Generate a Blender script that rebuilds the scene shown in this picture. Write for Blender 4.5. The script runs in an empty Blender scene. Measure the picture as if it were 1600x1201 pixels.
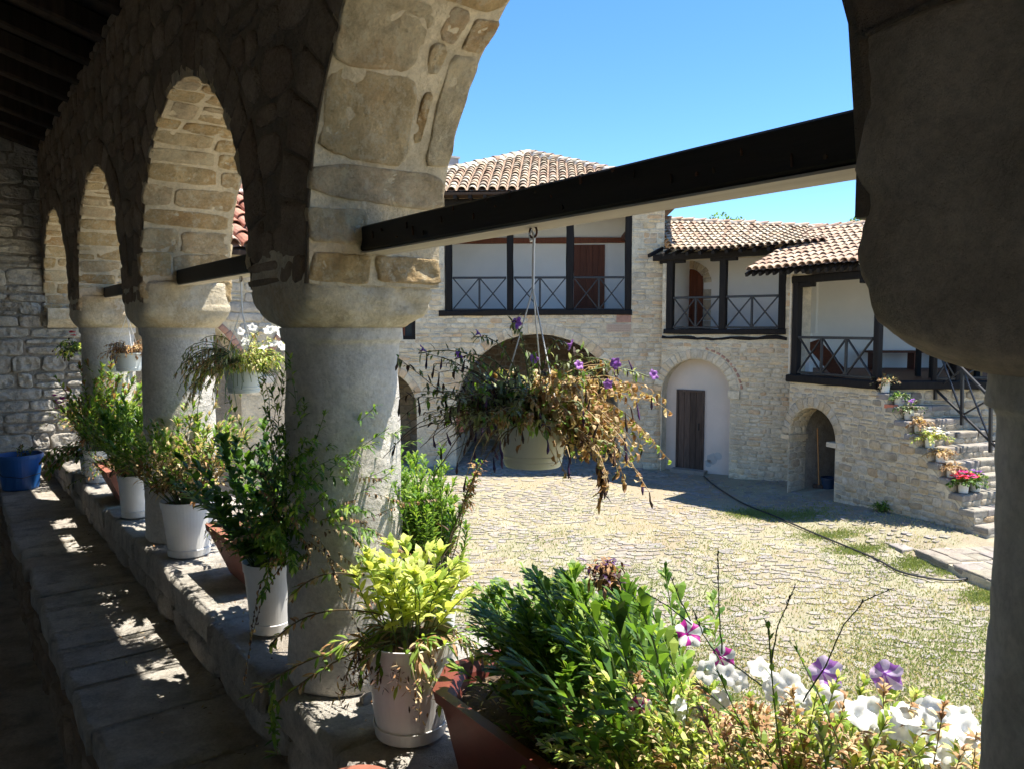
import bpy, math, random
from mathutils import Vector, Matrix, noise
sc = bpy.context.scene
C = bpy.context.scene.collection
rnd = random.Random(7)
PI = math.pi
U = rnd.uniform

# ---------------------------------------------------------------- camera, sky, sun, exposure
EYE = Vector((0, 0, 3.4))
RT = Vector((.8, -.6, 0)); FW = Vector((.6, .8, 0)); UPV = Vector((0, 0, 1))
PITCH = math.radians(4.2)
FC = FW * math.cos(PITCH) - UPV * math.sin(PITCH)
UC = UPV * math.cos(PITCH) + FW * math.sin(PITCH)
cam = bpy.data.cameras.new('camera'); cam_o = bpy.data.objects.new('camera', cam); C.objects.link(cam_o)
cam.sensor_width = 36; cam.lens = 36 * 1200 / 1600; cam.clip_start = .02; cam.clip_end = 2000
cam_o.matrix_world = Matrix.Translation(EYE) @ Matrix((RT, UC, -FC)).transposed().to_4x4()
sc.camera = cam_o

SUN = Vector((.33, -.16, 1)).normalized()
elev = math.asin(SUN.z); azim = math.atan2(SUN.x, SUN.y)
w = bpy.data.worlds.new('World'); sc.world = w; w.use_nodes = True
nt = w.node_tree; sky = nt.nodes.new('ShaderNodeTexSky'); sky.sky_type = 'NISHITA'; sky.sun_disc = False
sky.sun_elevation = elev; sky.sun_rotation = azim; sky.altitude = 900; sky.air_density = 1.0; sky.dust_density = 0; sky.ozone_density = 6.0
bg = nt.nodes['Background']; hs_ = nt.nodes.new('ShaderNodeHueSaturation'); hs_.inputs['Saturation'].default_value = 1.16; nt.links.new(sky.outputs[0], hs_.inputs['Color']); nt.links.new(hs_.outputs[0], bg.inputs[0]); bg.inputs[1].default_value = .080
sun = bpy.data.lights.new('sun', 'SUN'); sun.energy = 3.8; sun.angle = math.radians(.53); sun.color = (1, .94, .84)
sun_o = bpy.data.objects.new('sun', sun); C.objects.link(sun_o); sun_o.rotation_euler = SUN.to_track_quat('Z', 'Y').to_euler()
sun_o.location = SUN * 40
vs = sc.view_settings; vs.view_transform = 'Standard'; vs.look = 'None'; vs.gamma = 1; vs.use_curve_mapping = False; vs.exposure = 1.8
sc.render.engine = 'CYCLES'
sc.cycles.use_denoising = True; sc.cycles.max_bounces = 9; sc.cycles.diffuse_bounces = 8; sc.cycles.transparent_max_bounces = 6
sc.cycles.transmission_bounces = 4; sc.cycles.caustics_reflective = False; sc.cycles.caustics_refractive = False

# ---------------------------------------------------------------- pixel helpers (photo 1600x1201)
def ray(u, v): return (FC * 1200 + RT * (u - 800) + UC * (600.5 - v)).normalized()
def at(u, v, z):
    r = ray(u, v); return EYE + r * (z / r.dot(FW))
def on_z(u, v, Z):
    r = ray(u, v); return EYE + r * ((Z - EYE.z) / r.z)
def on_plane(u, v, p0, n):
    r = ray(u, v); return EYE + r * ((p0 - EYE).dot(n) / r.dot(n))
def proj(p):
    q = p - EYE; d = q.dot(FC)
    return (800 + 1200 * q.dot(RT) / d, 600.5 - 1200 * q.dot(UC) / d, d) if d > .05 else (-9999, -9999, -1)
def cw(x, z, h=None):       # camera ground coords -> world
    p = RT * x + FW * z; return Vector((p.x, p.y, 0 if h is None else h))

class Frame:
    "vertical facade: local x along, local y away from the viewer, z up"
    def __init__(s, a, b):
        s.o = Vector((a.x, a.y, 0)); d = Vector((b.x - a.x, b.y - a.y, 0)); s.len = d.length; s.d = d.normalized()
        s.n = Vector((-s.d.y, s.d.x, 0)); s.rz = math.atan2(s.d.y, s.d.x)
    def px(s, u, v, y=0):
        p = on_plane(u, v, s.o + s.n * y, s.n) - s.o
        return p.dot(s.d), p.z
    def x(s, u, y=0): return s.px(u, 512, y)[0]
    def w(s, x, y, z): return s.o + s.d * x + s.n * y + UPV * z
    def loc(s, p): q = p - s.o; return Vector((q.dot(s.d), q.dot(s.n), p.z))

# ---------------------------------------------------------------- objects
def empty(name, label, cat, loc=(0, 0, 0), rz=0, group=None):
    o = bpy.data.objects.new(name, None); C.objects.link(o); o.location = loc; o.rotation_euler = (0, 0, rz)
    o.empty_display_size = .1
    o['label'] = label; o['category'] = cat
    if group: o['group'] = group
    return o
def fthing(name, label, cat, F, group=None): return empty(name, label, cat, F.o, F.rz, group)
def tag(o, label=None, cat=None, group=None, kind=None):
    for k, v in (('label', label), ('category', cat), ('group', group), ('kind', kind)):
        if v: o[k] = v
    return o
def link(name, me, parent=None, kind=None, label=None):
    o = bpy.data.objects.new(name, me); C.objects.link(o)
    if parent: o.parent = parent
    if kind: o['kind'] = kind
    if label: o['label'] = label
    return o
def mesh(name, vs, fs, mats, mi=None, smooth=False):
    me = bpy.data.meshes.new(name); me.from_pydata([tuple(v) for v in vs], [], fs)
    for m in (mats if isinstance(mats, (list, tuple)) else [mats]): me.materials.append(m)
    if mi: me.polygons.foreach_set('material_index', mi)
    if smooth: me.polygons.foreach_set('use_smooth', [True] * len(me.polygons))
    me.update(); return me
class MB:
    def __init__(s): s.v = []; s.f = []; s.m = []
    def add(s, vs, fs, m=0):
        b = len(s.v); s.v += [tuple(v) for v in vs]
        for f in fs: s.f.append(tuple(i + b for i in f)); s.m.append(m)
    def box(s, x0, x1, y0, y1, z0, z1, m=0):
        s.add([(x0, y0, z0), (x1, y0, z0), (x1, y1, z0), (x0, y1, z0), (x0, y0, z1), (x1, y0, z1), (x1, y1, z1), (x0, y1, z1)],
              [(0, 3, 2, 1), (4, 5, 6, 7), (0, 1, 5, 4), (1, 2, 6, 5), (2, 3, 7, 6), (3, 0, 4, 7)], m); return s
    def bar(s, p, q, w, h, up=(0, 0, 1), m=0, seg=1, jit=0, bev=.0):
        p = Vector(p); q = Vector(q); d = (q - p).normalized(); up = Vector(up)
        sd = d.cross(up)
        if sd.length < 1e-4: sd = d.cross(Vector((0, 1, 0)))
        sd.normalize(); u2 = sd.cross(d).normalized(); vs = []; b = bev if bev else min(w, h) * .12
        prof = [(-w/2 + b, -h/2), (w/2 - b, -h/2), (w/2, -h/2 + b), (w/2, h/2 - b), (w/2 - b, h/2), (-w/2 + b, h/2), (-w/2, h/2 - b), (-w/2, -h/2 + b)]
        for i in range(seg + 1):
            c = p.lerp(q, i / seg)
            for a, e in prof:
                k = noise.noise(Vector((c.x * 3 + a * 9, c.y * 3 + e * 9, c.z * 3))) * jit
                vs.append(c + sd * (a + k) + u2 * (e + k))
        fs = [tuple(reversed(range(8))), tuple(range(seg * 8, seg * 8 + 8))]
        for i in range(seg):
            for j in range(8): a = i * 8 + j; b2 = i * 8 + (j + 1) % 8; fs.append((a, b2, b2 + 8, a + 8))
        s.add(vs, fs, m); return s
    def tube(s, pts, r, n=6, m=0, cap=True):
        pts = [Vector(p) for p in pts]; vs = []; N = len(pts); ref = None
        for i, p in enumerate(pts):
            d = (pts[min(i + 1, N - 1)] - pts[max(i - 1, 0)])
            if d.length < 1e-9: d = Vector((0, 0, 1))
            d.normalize()
            if ref is None: ref = d.orthogonal().normalized()
            ref = (ref - d * ref.dot(d)); ref = ref.normalized() if ref.length > 1e-6 else d.orthogonal().normalized()
            e = d.cross(ref); rr = r[i] if isinstance(r, (list, tuple)) else r
            for j in range(n): a = 2 * PI * j / n; vs.append(p + ref * math.cos(a) * rr + e * math.sin(a) * rr)
        fs = []
        for i in range(N - 1):
            for j in range(n): a = i * n + j; b = i * n + (j + 1) % n; fs.append((a, b, b + n, a + n))
        if cap: fs.append(tuple(reversed(range(n)))); fs.append(tuple(range((N - 1) * n, N * n)))
        s.add(vs, fs, m); return s
    def lathe(s, prof, c=(0, 0, 0), n=32, m=0, cap0=True, cap1=False):
        vs = []; N = len(prof)
        for r, z in prof:
            for j in range(n): a = 2 * PI * j / n; vs.append((c[0] + r * math.cos(a), c[1] + r * math.sin(a), c[2] + z))
        fs = []
        for i in range(N - 1):
            for j in range(n): a = i * n + j; b = i * n + (j + 1) % n; fs.append((a, b, b + n, a + n))
        if cap0: fs.append(tuple(reversed(range(n))))
        if cap1: fs.append(tuple(range((N - 1) * n, N * n)))
        s.add(vs, fs, m); return s
    def build(s, name, mats, parent=None, kind=None, smooth=False, label=None, recenter=False):
        return link(name, mesh(name, s.v, s.f, mats, s.m if isinstance(mats, (list, tuple)) else None, smooth), parent, kind, label)

# ---------------------------------------------------------------- materials
def newmat(name):
    m = bpy.data.materials.new(name); m.use_nodes = True; t = m.node_tree
    return m, t, t.nodes['Principled BSDF'], t.nodes['Material Output']
def N(t, typ, **k):
    n = t.nodes.new(typ)
    for a, b in k.items(): setattr(n, a, b)
    return n
def L(t, a, b): t.links.new(a, b)
def coords(t, sc_=(1, 1, 1)):
    tc = N(t, 'ShaderNodeTexCoord'); oi = N(t, 'ShaderNodeObjectInfo'); mp = N(t, 'ShaderNodeMapping'); mp.inputs['Scale'].default_value = sc_
    cx = N(t, 'ShaderNodeCombineXYZ'); ml = N(t, 'ShaderNodeMath', operation='MULTIPLY'); ml.inputs[1].default_value = 37.0
    L(t, oi.outputs['Random'], ml.inputs[0])
    for i in range(3): L(t, ml.outputs[0], cx.inputs[i])
    L(t, tc.outputs['Object'], mp.inputs['Vector']); L(t, cx.outputs[0], mp.inputs['Location'])
    return mp.outputs[0], oi
def nz(t, vec, scale, detail=6, rough=.6):
    n = N(t, 'ShaderNodeTexNoise'); n.inputs['Scale'].default_value = scale; n.inputs['Detail'].default_value = detail
    n.inputs['Roughness'].default_value = rough; L(t, vec, n.inputs['Vector']); return n.outputs['Fac']
def ramp(t, fac, stops, interp='LINEAR'):
    r = N(t, 'ShaderNodeValToRGB'); e = r.color_ramp; e.interpolation = interp
    while len(e.elements) < len(stops): e.elements.new(.5)
    for i, (p, c) in enumerate(stops): e.elements[i].position = p; e.elements[i].color = (*c, 1) if len(c) == 3 else c
    L(t, fac, r.inputs[0]); return r.outputs[0]
def mix(t, a, b, fac, mode='MIX'):
    n = N(t, 'ShaderNodeMix', data_type='RGBA', blend_type=mode)
    for sock, val in ((n.inputs[0], fac), (n.inputs[6], a), (n.inputs[7], b)):
        if hasattr(val, 'is_output') or hasattr(val, 'links'): L(t, val, sock)
        else: sock.default_value = val if isinstance(val, (int, float)) else (*val, 1)
    return n.outputs[2]
def g3(x): return (x, x, x)
def bump(t, h, dist, strength, bsdf, prev=None):
    b = N(t, 'ShaderNodeBump'); b.inputs['Distance'].default_value = dist; b.inputs['Strength'].default_value = strength
    L(t, h, b.inputs['Height'])
    if prev: L(t, prev, b.inputs['Normal'])
    L(t, b.outputs[0], bsdf.inputs['Normal']); return b.outputs[0]
def randfac(t, oi):
    ge = N(t, 'ShaderNodeNewGeometry'); ad = N(t, 'ShaderNodeMath', operation='ADD'); fr = N(t, 'ShaderNodeMath', operation='FRACT')
    L(t, oi.outputs['Random'], ad.inputs[0]); L(t, ge.outputs['Random Per Island'], ad.inputs[1]); L(t, ad.outputs[0], fr.inputs[0])
    return fr.outputs[0]
def stone_mat(name, cols, scale=6, bd=.006, bs=.8, rough=.9, stain=(.5, .42, .3), pit=40, lo=.62, hi=1.18, stain_amt=.5, crust=None):
    m, t, b, o = newmat(name); v, oi = coords(t); rf = randfac(t, oi)
    base = ramp(t, rf, [(i / max(1, len(cols) - 1), c) for i, c in enumerate(cols)])
    n1 = nz(t, v, scale, 8, .65); c = mix(t, base, ramp(t, n1, [(.28, g3(lo)), (.5, g3(.95)), (.75, g3(hi))]), 1.0, 'MULTIPLY')
    n2 = nz(t, v, scale * .37, 5, .6); c = mix(t, c, stain, ramp(t, n2, [(.52, g3(0)), (.72, g3(stain_amt))]))
    n3 = nz(t, v, scale * 9, 4, .7); c = mix(t, c, ramp(t, n3, [(.3, g3(.72)), (.6, g3(1.05))]), .75, 'MULTIPLY')
    if crust: c = mix(t, c, crust, ramp(t, nz(t, v, scale * 2.6, 9, .75), [(.50, g3(0)), (.60, g3(.75))]))
    L(t, c, b.inputs['Base Color']); b.inputs['Roughness'].default_value = rough; b.inputs['Specular IOR Level'].default_value = .25
    vo = N(t, 'ShaderNodeTexVoronoi'); vo.inputs['Scale'].default_value = pit; L(t, v, vo.inputs['Vector'])
    pr = bump(t, n1, bd * 3, bs * .8, b); pr = bump(t, nz(t, v, scale * 4, 10, .72), bd * 2.2, bs * .8, b, pr); pr = bump(t, vo.outputs['Distance'], bd, bs * .35, b, pr); bump(t, nz(t, v, scale * 12, 6, .75), bd, bs, b, pr)
    return m
def plain(name, col, rough=.6, var=.25, scale=5, bd=.003, bs=.3, metal=0, spec=.5, hue=None, stretch=(1, 1, 1), coat=0):
    m, t, b, o = newmat(name); v, oi = coords(t, stretch)
    n1 = nz(t, v, scale, 7, .65); c = mix(t, tuple(col), ramp(t, n1, [(.3, g3(1 - var)), (.7, g3(1 + var * .6))]), 1.0, 'MULTIPLY')
    if hue: c = mix(t, c, hue, ramp(t, nz(t, v, scale * .4, 4), [(.5, g3(0)), (.7, g3(.7))]))
    rf = randfac(t, oi); c = mix(t, c, ramp(t, rf, [(0, g3(1 - var * .6)), (1, g3(1 + var * .5))]), 1.0, 'MULTIPLY')
    L(t, c, b.inputs['Base Color']); b.inputs['Roughness'].default_value = rough; b.inputs['Metallic'].default_value = metal
    b.inputs['Specular IOR Level'].default_value = spec; b.inputs['Coat Weight'].default_value = coat
    if bs: bump(t, nz(t, v, scale * 6, 6, .7), bd, bs, b)
    return m
def leaf_mat(name, col, col2, tr=.35, rough=.5):
    tint = (1.1, 1.1, 1.1) if 'petal' in name else (1.7, 1.6, .9)
    m, t, b, o = newmat(name); v, oi = coords(t); rf = randfac(t, oi)
    c = ramp(t, rf, [(0, col), (.6, col2), (1, tuple(x * .7 for x in col))])
    c = mix(t, c, ramp(t, nz(t, v, 60, 3), [(.3, g3(.75)), (.7, g3(1.15))]), 1.0, 'MULTIPLY')
    L(t, c, b.inputs['Base Color']); b.inputs['Roughness'].default_value = rough; b.inputs['Specular IOR Level'].default_value = .4
    tl = N(t, 'ShaderNodeBsdfTranslucent'); L(t, mix(t, c, tint, 1.0, 'MULTIPLY'), tl.inputs[0])
    ms = N(t, 'ShaderNodeMixShader'); ms.inputs[0].default_value = tr; L(t, b.outputs[0], ms.inputs[1]); L(t, tl.outputs[0], ms.inputs[2]); L(t, ms.outputs[0], o.inputs[0])
    return m
def wood_mat(name, c1, c2, rough=.6, axis=2, sc_=3, bs=.4):
    m, t, b, o = newmat(name); s = [sc_ * 6] * 3; s[axis] = sc_ * .5; v, oi = coords(t, tuple(s)); n1 = nz(t, v, 1.6, 8, .65)
    c = ramp(t, n1, [(.3, c1), (.7, c2)]); rf = randfac(t, oi); c = mix(t, c, ramp(t, rf, [(0, g3(.7)), (1, g3(1.25))]), 1.0, 'MULTIPLY')
    L(t, c, b.inputs['Base Color']); b.inputs['Roughness'].default_value = rough; b.inputs['Specular IOR Level'].default_value = .2; bump(t, n1, .004, bs, b); return m

M = {}
M['fac'] = stone_mat('facade_stone', [(.62, .53, .39), (.70, .60, .44), (.75, .65, .47), (.62, .54, .41), (.73, .56, .33), (.77, .68, .51), (.67, .58, .42), (.67, .46, .27), (.71, .62, .46)], 5, .010, .7, pit=14, stain=(.30, .27, .22), stain_amt=.6)
M['fac2'] = stone_mat('flank_stone', [(.50, .43, .32), (.60, .52, .39), (.66, .58, .45), (.54, .48, .37), (.62, .48, .30), (.64, .57, .45), (.56, .41, .25)], 5, .012, .9, pit=14, stain=(.2, .17, .13), stain_amt=.7)
M['mortar'] = stone_mat('facade_mortar', [(.69, .60, .44), (.69, .60, .44)], 4, .012, .8, pit=20, stain=(.36, .32, .26), stain_amt=.6)
M['arc'] = stone_mat('arcade_stone', [(.68, .50, .26), (.76, .60, .36), (.80, .67, .45), (.66, .46, .22), (.74, .61, .43), (.74, .54, .28)], 12, .009, 1.0, pit=50, stain=(.56, .31, .11), stain_amt=.7, crust=(.76, .67, .48))
M['arcm'] = stone_mat('arcade_mortar', [(.62, .53, .38), (.62, .53, .38)], 9, .004, .8, pit=70, stain=(.40, .33, .22))
M['col'] = stone_mat('column_stone', [(.66, .62, .55), (.66, .62, .55)], 9, .005, 1.0, pit=60, stain=(.44, .37, .27), lo=.75)
M['cap'] = stone_mat('capital_stone', [(.68, .59, .43), (.68, .59, .43)], 9, .006, 1.0, pit=50, stain=(.50, .34, .16), lo=.7, stain_amt=.8, crust=(.70, .64, .52))
M['cap0'] = stone_mat('brown_capital_stone', [(.68, .56, .42), (.68, .56, .42)], 9, .014, 1.0, pit=34, stain=(.40, .29, .19), lo=.55, stain_amt=.8)
M['slab'] = stone_mat('slab_stone', [(.60, .56, .49), (.70, .65, .57), (.64, .59, .52), (.58, .53, .46)], 9, .014, 1.0, pit=42, stain=(.36, .29, .21), stain_amt=.7, lo=.5)
M['inner'] = stone_mat('inner_stone', [(.30, .21, .14), (.40, .30, .21), (.34, .26, .18), (.46, .35, .25)], 8, .010, 1.0, pit=30, stain=(.10, .07, .05))  # darkened copy of the arcade stone, shade put into its colour
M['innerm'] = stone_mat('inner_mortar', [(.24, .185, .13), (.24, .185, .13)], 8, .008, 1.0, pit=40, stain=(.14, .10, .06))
M['endst'] = stone_mat('end_wall_stone', [(.54, .50, .43), (.62, .58, .50), (.50, .46, .40), (.66, .62, .54)], 7, .008, 1.0, pit=30, stain=(.34, .27, .2))
M['endm'] = stone_mat('end_wall_mortar', [(.40, .36, .30), (.40, .36, .30)], 7, .008, 1.0, pit=40)
M['cob'] = stone_mat('cobble_stone', [(.29, .26, .21), (.34, .31, .26), (.29, .25, .21), (.33, .30, .28), (.31, .28, .22), (.28, .26, .25)], 7, .008, .8, pit=25, stain=(.40, .34, .22), stain_amt=.5)
M['bounce'] = stone_mat('bounce_strip_stone', [(.62, .57, .47), (.62, .57, .47)], 3, .006, .6)
M['plaster'] = plain('white_plaster', (.82, .80, .75), .9, .06, 1.2, .004, .3, spec=.2)
M['pinkplaster'] = plain('pink_plaster', (.60, .52, .45), .9, .10, 1.5, .004, .3, spec=.2, hue=(.50, .46, .40))
M['dark'] = wood_mat('black_stained_wood', (.007, .006, .006), (.020, .017, .015), .75)
M['brown'] = wood_mat('red_brown_wood', (.09, .028, .014), (.17, .055, .025), .5)
M['brownold'] = wood_mat('weathered_brown_wood', (.030, .020, .016), (.11, .075, .058), .6)
M['beamu'] = wood_mat('lit_beam_underside', (.36, .32, .26), (.50, .45, .37), .8, axis=1)
M['beamd'] = wood_mat('shaded_beam_dark', (.010, .008, .007), (.022, .018, .015), .5, axis=1)
M['joist'] = wood_mat('joist_wood', (.03, .02, .014), (.07, .045, .03), .8)
M['honey'] = wood_mat('honey_wood', (.40, .20, .07), (.55, .30, .12), .5)
def tile_mat(name, cols, lichen=(.45, .40, .30), la=.6):
    return stone_mat(name, cols, 9, .004, .6, pit=60, stain=lichen, stain_amt=la)
M['tile'] = tile_mat('roof_tile', [(.36, .25, .17), (.46, .35, .24), (.50, .42, .31), (.35, .22, .155), (.44, .36, .27), (.52, .45, .34), (.32, .25, .19)])
M['tile2'] = tile_mat('roof_tile_rust', [(.38, .25, .18), (.48, .35, .25), (.44, .30, .21), (.52, .41, .30), (.37, .24, .17)])
M['tilered'] = tile_mat('roof_tile_red', [(.40, .17, .11), (.48, .24, .16), (.36, .19, .14), (.46, .31, .24)], (.38, .28, .22), .4)
M['ridgem'] = plain('ridge_mortar', (.56, .52, .44), .95, .3, 9)
M['chan'] = plain('roof_channel', (.34, .23, .16), .95, .3, 9)
M['potw'] = plain('white_plastic', (.72, .71, .67), .42, .12, 7, .0006, .2, hue=(.50, .46, .38))
M['potcream'] = plain('cream_plastic', (.70, .69, .57), .35, .06, 6, .0006, .2)
M['potgrey'] = plain('pale_grey_plastic', (.62, .66, .64), .35, .05, 6, .0006, .2)
M['terra'] = plain('terracotta', (.27, .095, .06), .7, .3, 9, .002, .4, hue=(.30, .12, .09))
M['terraglaze'] = plain('dark_red_plastic', (.16, .038, .026), .45, .3, 9, .001, .3, hue=(.13, .04, .03))
M['brick'] = plain('red_brick', (.42, .24, .17), .9, .3, 9, .004, .5)
M['blue'] = plain('blue_plastic', (.015, .09, .30), .45, .2, 5, .001, .2)
M['soil'] = plain('dry_soil', (.13, .085, .055), .98, .5, 30, .01, 1.0)
M['wire'] = plain('white_wire', (.75, .76, .76), .4, .05, 5, 0, 0)
M['iron'] = plain('black_iron', (.015, .015, .017), .45, .3, 12, .001, .2)
M['rust'] = plain('rusty_iron', (.10, .045, .025), .7, .4, 40, .001, .4, metal=.5)
M['hose'] = plain('black_hose', (.02, .02, .022), .5, .1, 5, 0, 0)
M['grey'] = plain('grey_concrete', (.40, .40, .38), .9, .15, 4)
M['plaque'] = plain('pale_marble', (.55, .42, .32), .8, .2, 60, .006, .8)
M['ink'] = plain('worn_inscription', (.34, .24, .17), .9, .2, 30, 0, 0)
M['red'] = plain('red_clay_tile', (.50, .16, .09), .8, .2, 6)
M['glassdark'] = plain('dark_window_glass', (.02, .03, .035), .15, .1, 3, 0, 0)
M['glasssky'] = plain('sky_window_pane', (.45, .60, .75), .1, .1, 3, 0, 0)  # pane coloured as the blue sky showing through the window
# foliage
M['lg'] = leaf_mat('leaf_green', (0.085, 0.19, 0.022), (0.17, 0.3, 0.04), 0.42)
M['ld'] = leaf_mat('leaf_dark_green', (0.045, 0.115, 0.02), (0.08, 0.17, 0.03), 0.35)
M['ly'] = leaf_mat('leaf_yellow_green', (0.5, 0.56, 0.13), (0.62, 0.68, 0.22), 0.45)
M['ll'] = leaf_mat('leaf_light_green', (0.2, 0.32, 0.05), (0.34, 0.44, 0.09), 0.45)
M['lgrey'] = leaf_mat('leaf_grey_green', (.22, .27, .15), (.33, .37, .21), .35)
M['lb'] = leaf_mat('leaf_dry_brown', (.26, .135, .06), (.42, .25, .12), .25, .7)
M['lt'] = leaf_mat('leaf_dry_tan', (.48, .36, .20), (.60, .48, .29), .3, .7)
M['ldk'] = leaf_mat('leaf_dead_dark', (.05, .025, .02), (.09, .05, .035), .15, .7)
M['stem'] = leaf_mat('stem_brown', (.14, .10, .05), (.20, .16, .08), .05, .7)
M['stemg'] = leaf_mat('stem_green', (.10, .14, .05), (.14, .19, .07), .1, .6)
M['pw'] = leaf_mat('petal_white', (.80, .82, .84), (.88, .88, .86), .45)
M['pm'] = leaf_mat('petal_magenta', (.45, .02, .30), (.60, .05, .40), .35)
M['pv'] = leaf_mat('petal_violet', (.32, .12, .50), (.45, .20, .60), .35)
M['plil'] = leaf_mat('petal_lilac', (.66, .52, .76), (.74, .62, .82), .4)
M['pp'] = leaf_mat('petal_dead_purple', (.05, .02, .07), (.10, .04, .14), .2)
M['ppk'] = leaf_mat('petal_hot_pink', (.80, .05, .30), (.85, .12, .40), .35)
M['prd'] = leaf_mat('petal_red', (.70, .04, .08), (.80, .10, .12), .35)
M['pyel'] = leaf_mat('petal_cream', (.60, .60, .28), (.70, .70, .40), .35)
LEAF = ['lg', 'ld', 'ly', 'll', 'lgrey', 'lb', 'lt', 'ldk', 'stem', 'stemg', 'pw', 'plil', 'pm', 'pv', 'pp', 'ppk', 'prd', 'pyel']
LM = [M[k] for k in LEAF]; LI = {k: i for i, k in enumerate(LEAF)}

# ---------------------------------------------------------------- masonry
def round_poly(p, r=.28):
    out = []
    n = len(p)
    for i in range(n):
        a, b, c = p[i - 1], p[i], p[(i + 1) % n]
        k1, k2 = U(r * .5, r), U(r * .5, r)
        out.append((b[0] + (a[0] - b[0]) * k1, b[1] + (a[1] - b[1]) * k1)); out.append((b[0] + (c[0] - b[0]) * k2, b[1] + (c[1] - b[1]) * k2))
    return out
def clip(p, inside):
    if inside is None: return p
    cx = sum(a for a, b in p) / len(p); cy = sum(b for a, b in p) / len(p)
    if not inside(cx, cy): return None
    out = []; k = 1
    for a, b in p:
        if inside(a, b): out.append((a, b)); continue
        lo, hi = 0, 1
        for _ in range(6):
            md = (lo + hi) / 2
            if inside(cx + (a - cx) * md, cy + (b - cy) * md): lo = md
            else: hi = md
        out.append((cx + (a - cx) * lo, cy + (b - cy) * lo)); k = min(k, lo)
    return out if k > .3 else None
def area(p): return abs(sum(p[i - 1][0] * p[i][1] - p[i][0] * p[i - 1][1] for i in range(len(p)))) / 2
def rubble(x0, x1, z0, z1, h, wd, gap=.012, inside=None, wob=.25, amin=.002, rr=.3, tall=.12):
    out = []; z = z0
    while z < z1 - h[0] * .4:
        hh = U(*h); x = x0 - U(0, wd[0])
        while x < x1:
            ww = U(*wd) * U(.7, 1.3); q = hh * wob
            zz0, zz1 = z, z + hh
            def P(a, b): return (max(x0, min(x1, a)), max(z0, min(z1, b)))
            if U(0, 1) < tall:   # split course in two thin ones
                mid = z + hh * U(.4, .6)
                for c, d in ((z, mid - gap / 2), (mid + gap / 2, z + hh)):
                    p = [P(x + gap / 2, c + gap / 2), P(x + ww - gap / 2, c + gap / 2 + U(-q, q) * .3), P(x + ww - gap / 2 + U(-q, q) * .3, d - gap / 2), P(x + gap / 2, d - gap / 2)]
                    p = clip(round_poly(p, rr), inside)
                    if p and area(p) > amin: out.append(p)
            else:
                p = [P(x + gap / 2 + U(-q, q) * .3, z + gap / 2 + U(-q, q) * .4), P(x + ww - gap / 2 + U(-q, q) * .3, z + gap / 2 + U(-q, q) * .4),
                     P(x + ww - gap / 2 + U(-q, q) * .3, z + hh - gap / 2 + U(-q, q) * .4), P(x + gap / 2 + U(-q, q) * .3, z + hh - gap / 2 + U(-q, q) * .4)]
                p = clip(round_poly(p, rr), inside)
                if p and area(p) > amin: out.append(p)
            x += ww
        z += hh
    return out
def ring(cx, cz, r0, r1, a0, a1, n, gap=.012):
    out = []; a = a0; ws = [U(.8, 1.25) for _ in range(n)]; s = sum(ws)
    for wv in ws:
        b = a + (a1 - a0) * wv / s; g = gap / (r0 + r1)
        m = (a + b) / 2; R = r1 + U(-.02, .015)
        pts = [(r0, a + g), (r0, m), (r0, b - g), (R, b - g), (R, m), (R, a + g)]
        out.append([(cx + r * math.cos(t), cz + r * math.sin(t)) for r, t in pts]); a = b
    return out
def stone_geo(p, mp, depth, bev=.25, jit=.2, sub=False):
    n = len(p); cx = sum(a for a, b in p) / n; cy = sum(b for a, b in p) / n
    sz = math.sqrt(max(area(p), 1e-6)); vs = []
    d1 = depth * U(.7, 1.1)
    for a, b in p: vs.append(mp(a, b, -.012))
    for a, b in p: vs.append(mp(a, b, d1 * U(.35, .65)))
    tx, ty = U(-jit, jit) * depth, U(-jit, jit) * depth
    k2 = 1 - bev * .5
    for a, b in p: vs.append(mp(cx + (a - cx) * k2, cy + (b - cy) * k2, d1 * U(.85, 1.05) + tx * (a - cx) / sz + ty * (b - cy) / sz))
    k = .5
    for a, b in p: vs.append(mp(cx + (a - cx) * k * U(.85, 1.15), cy + (b - cy) * k * U(.85, 1.15), d1 * U(.95, 1.25) + (tx * (a - cx) + ty * (b - cy)) / sz * .5))
    vs.append(mp(cx, cy, d1 * U(1.0, 1.25)))
    fs = []
    for L_ in range(3):
        for i in range(n): a = L_ * n + i; b = L_ * n + (i + 1) % n; fs.append((a, b, b + n, a + n))
    c = 4 * n
    for i in range(n): fs.append((3 * n + i, 3 * n + (i + 1) % n, c))
    return vs, fs
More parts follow.
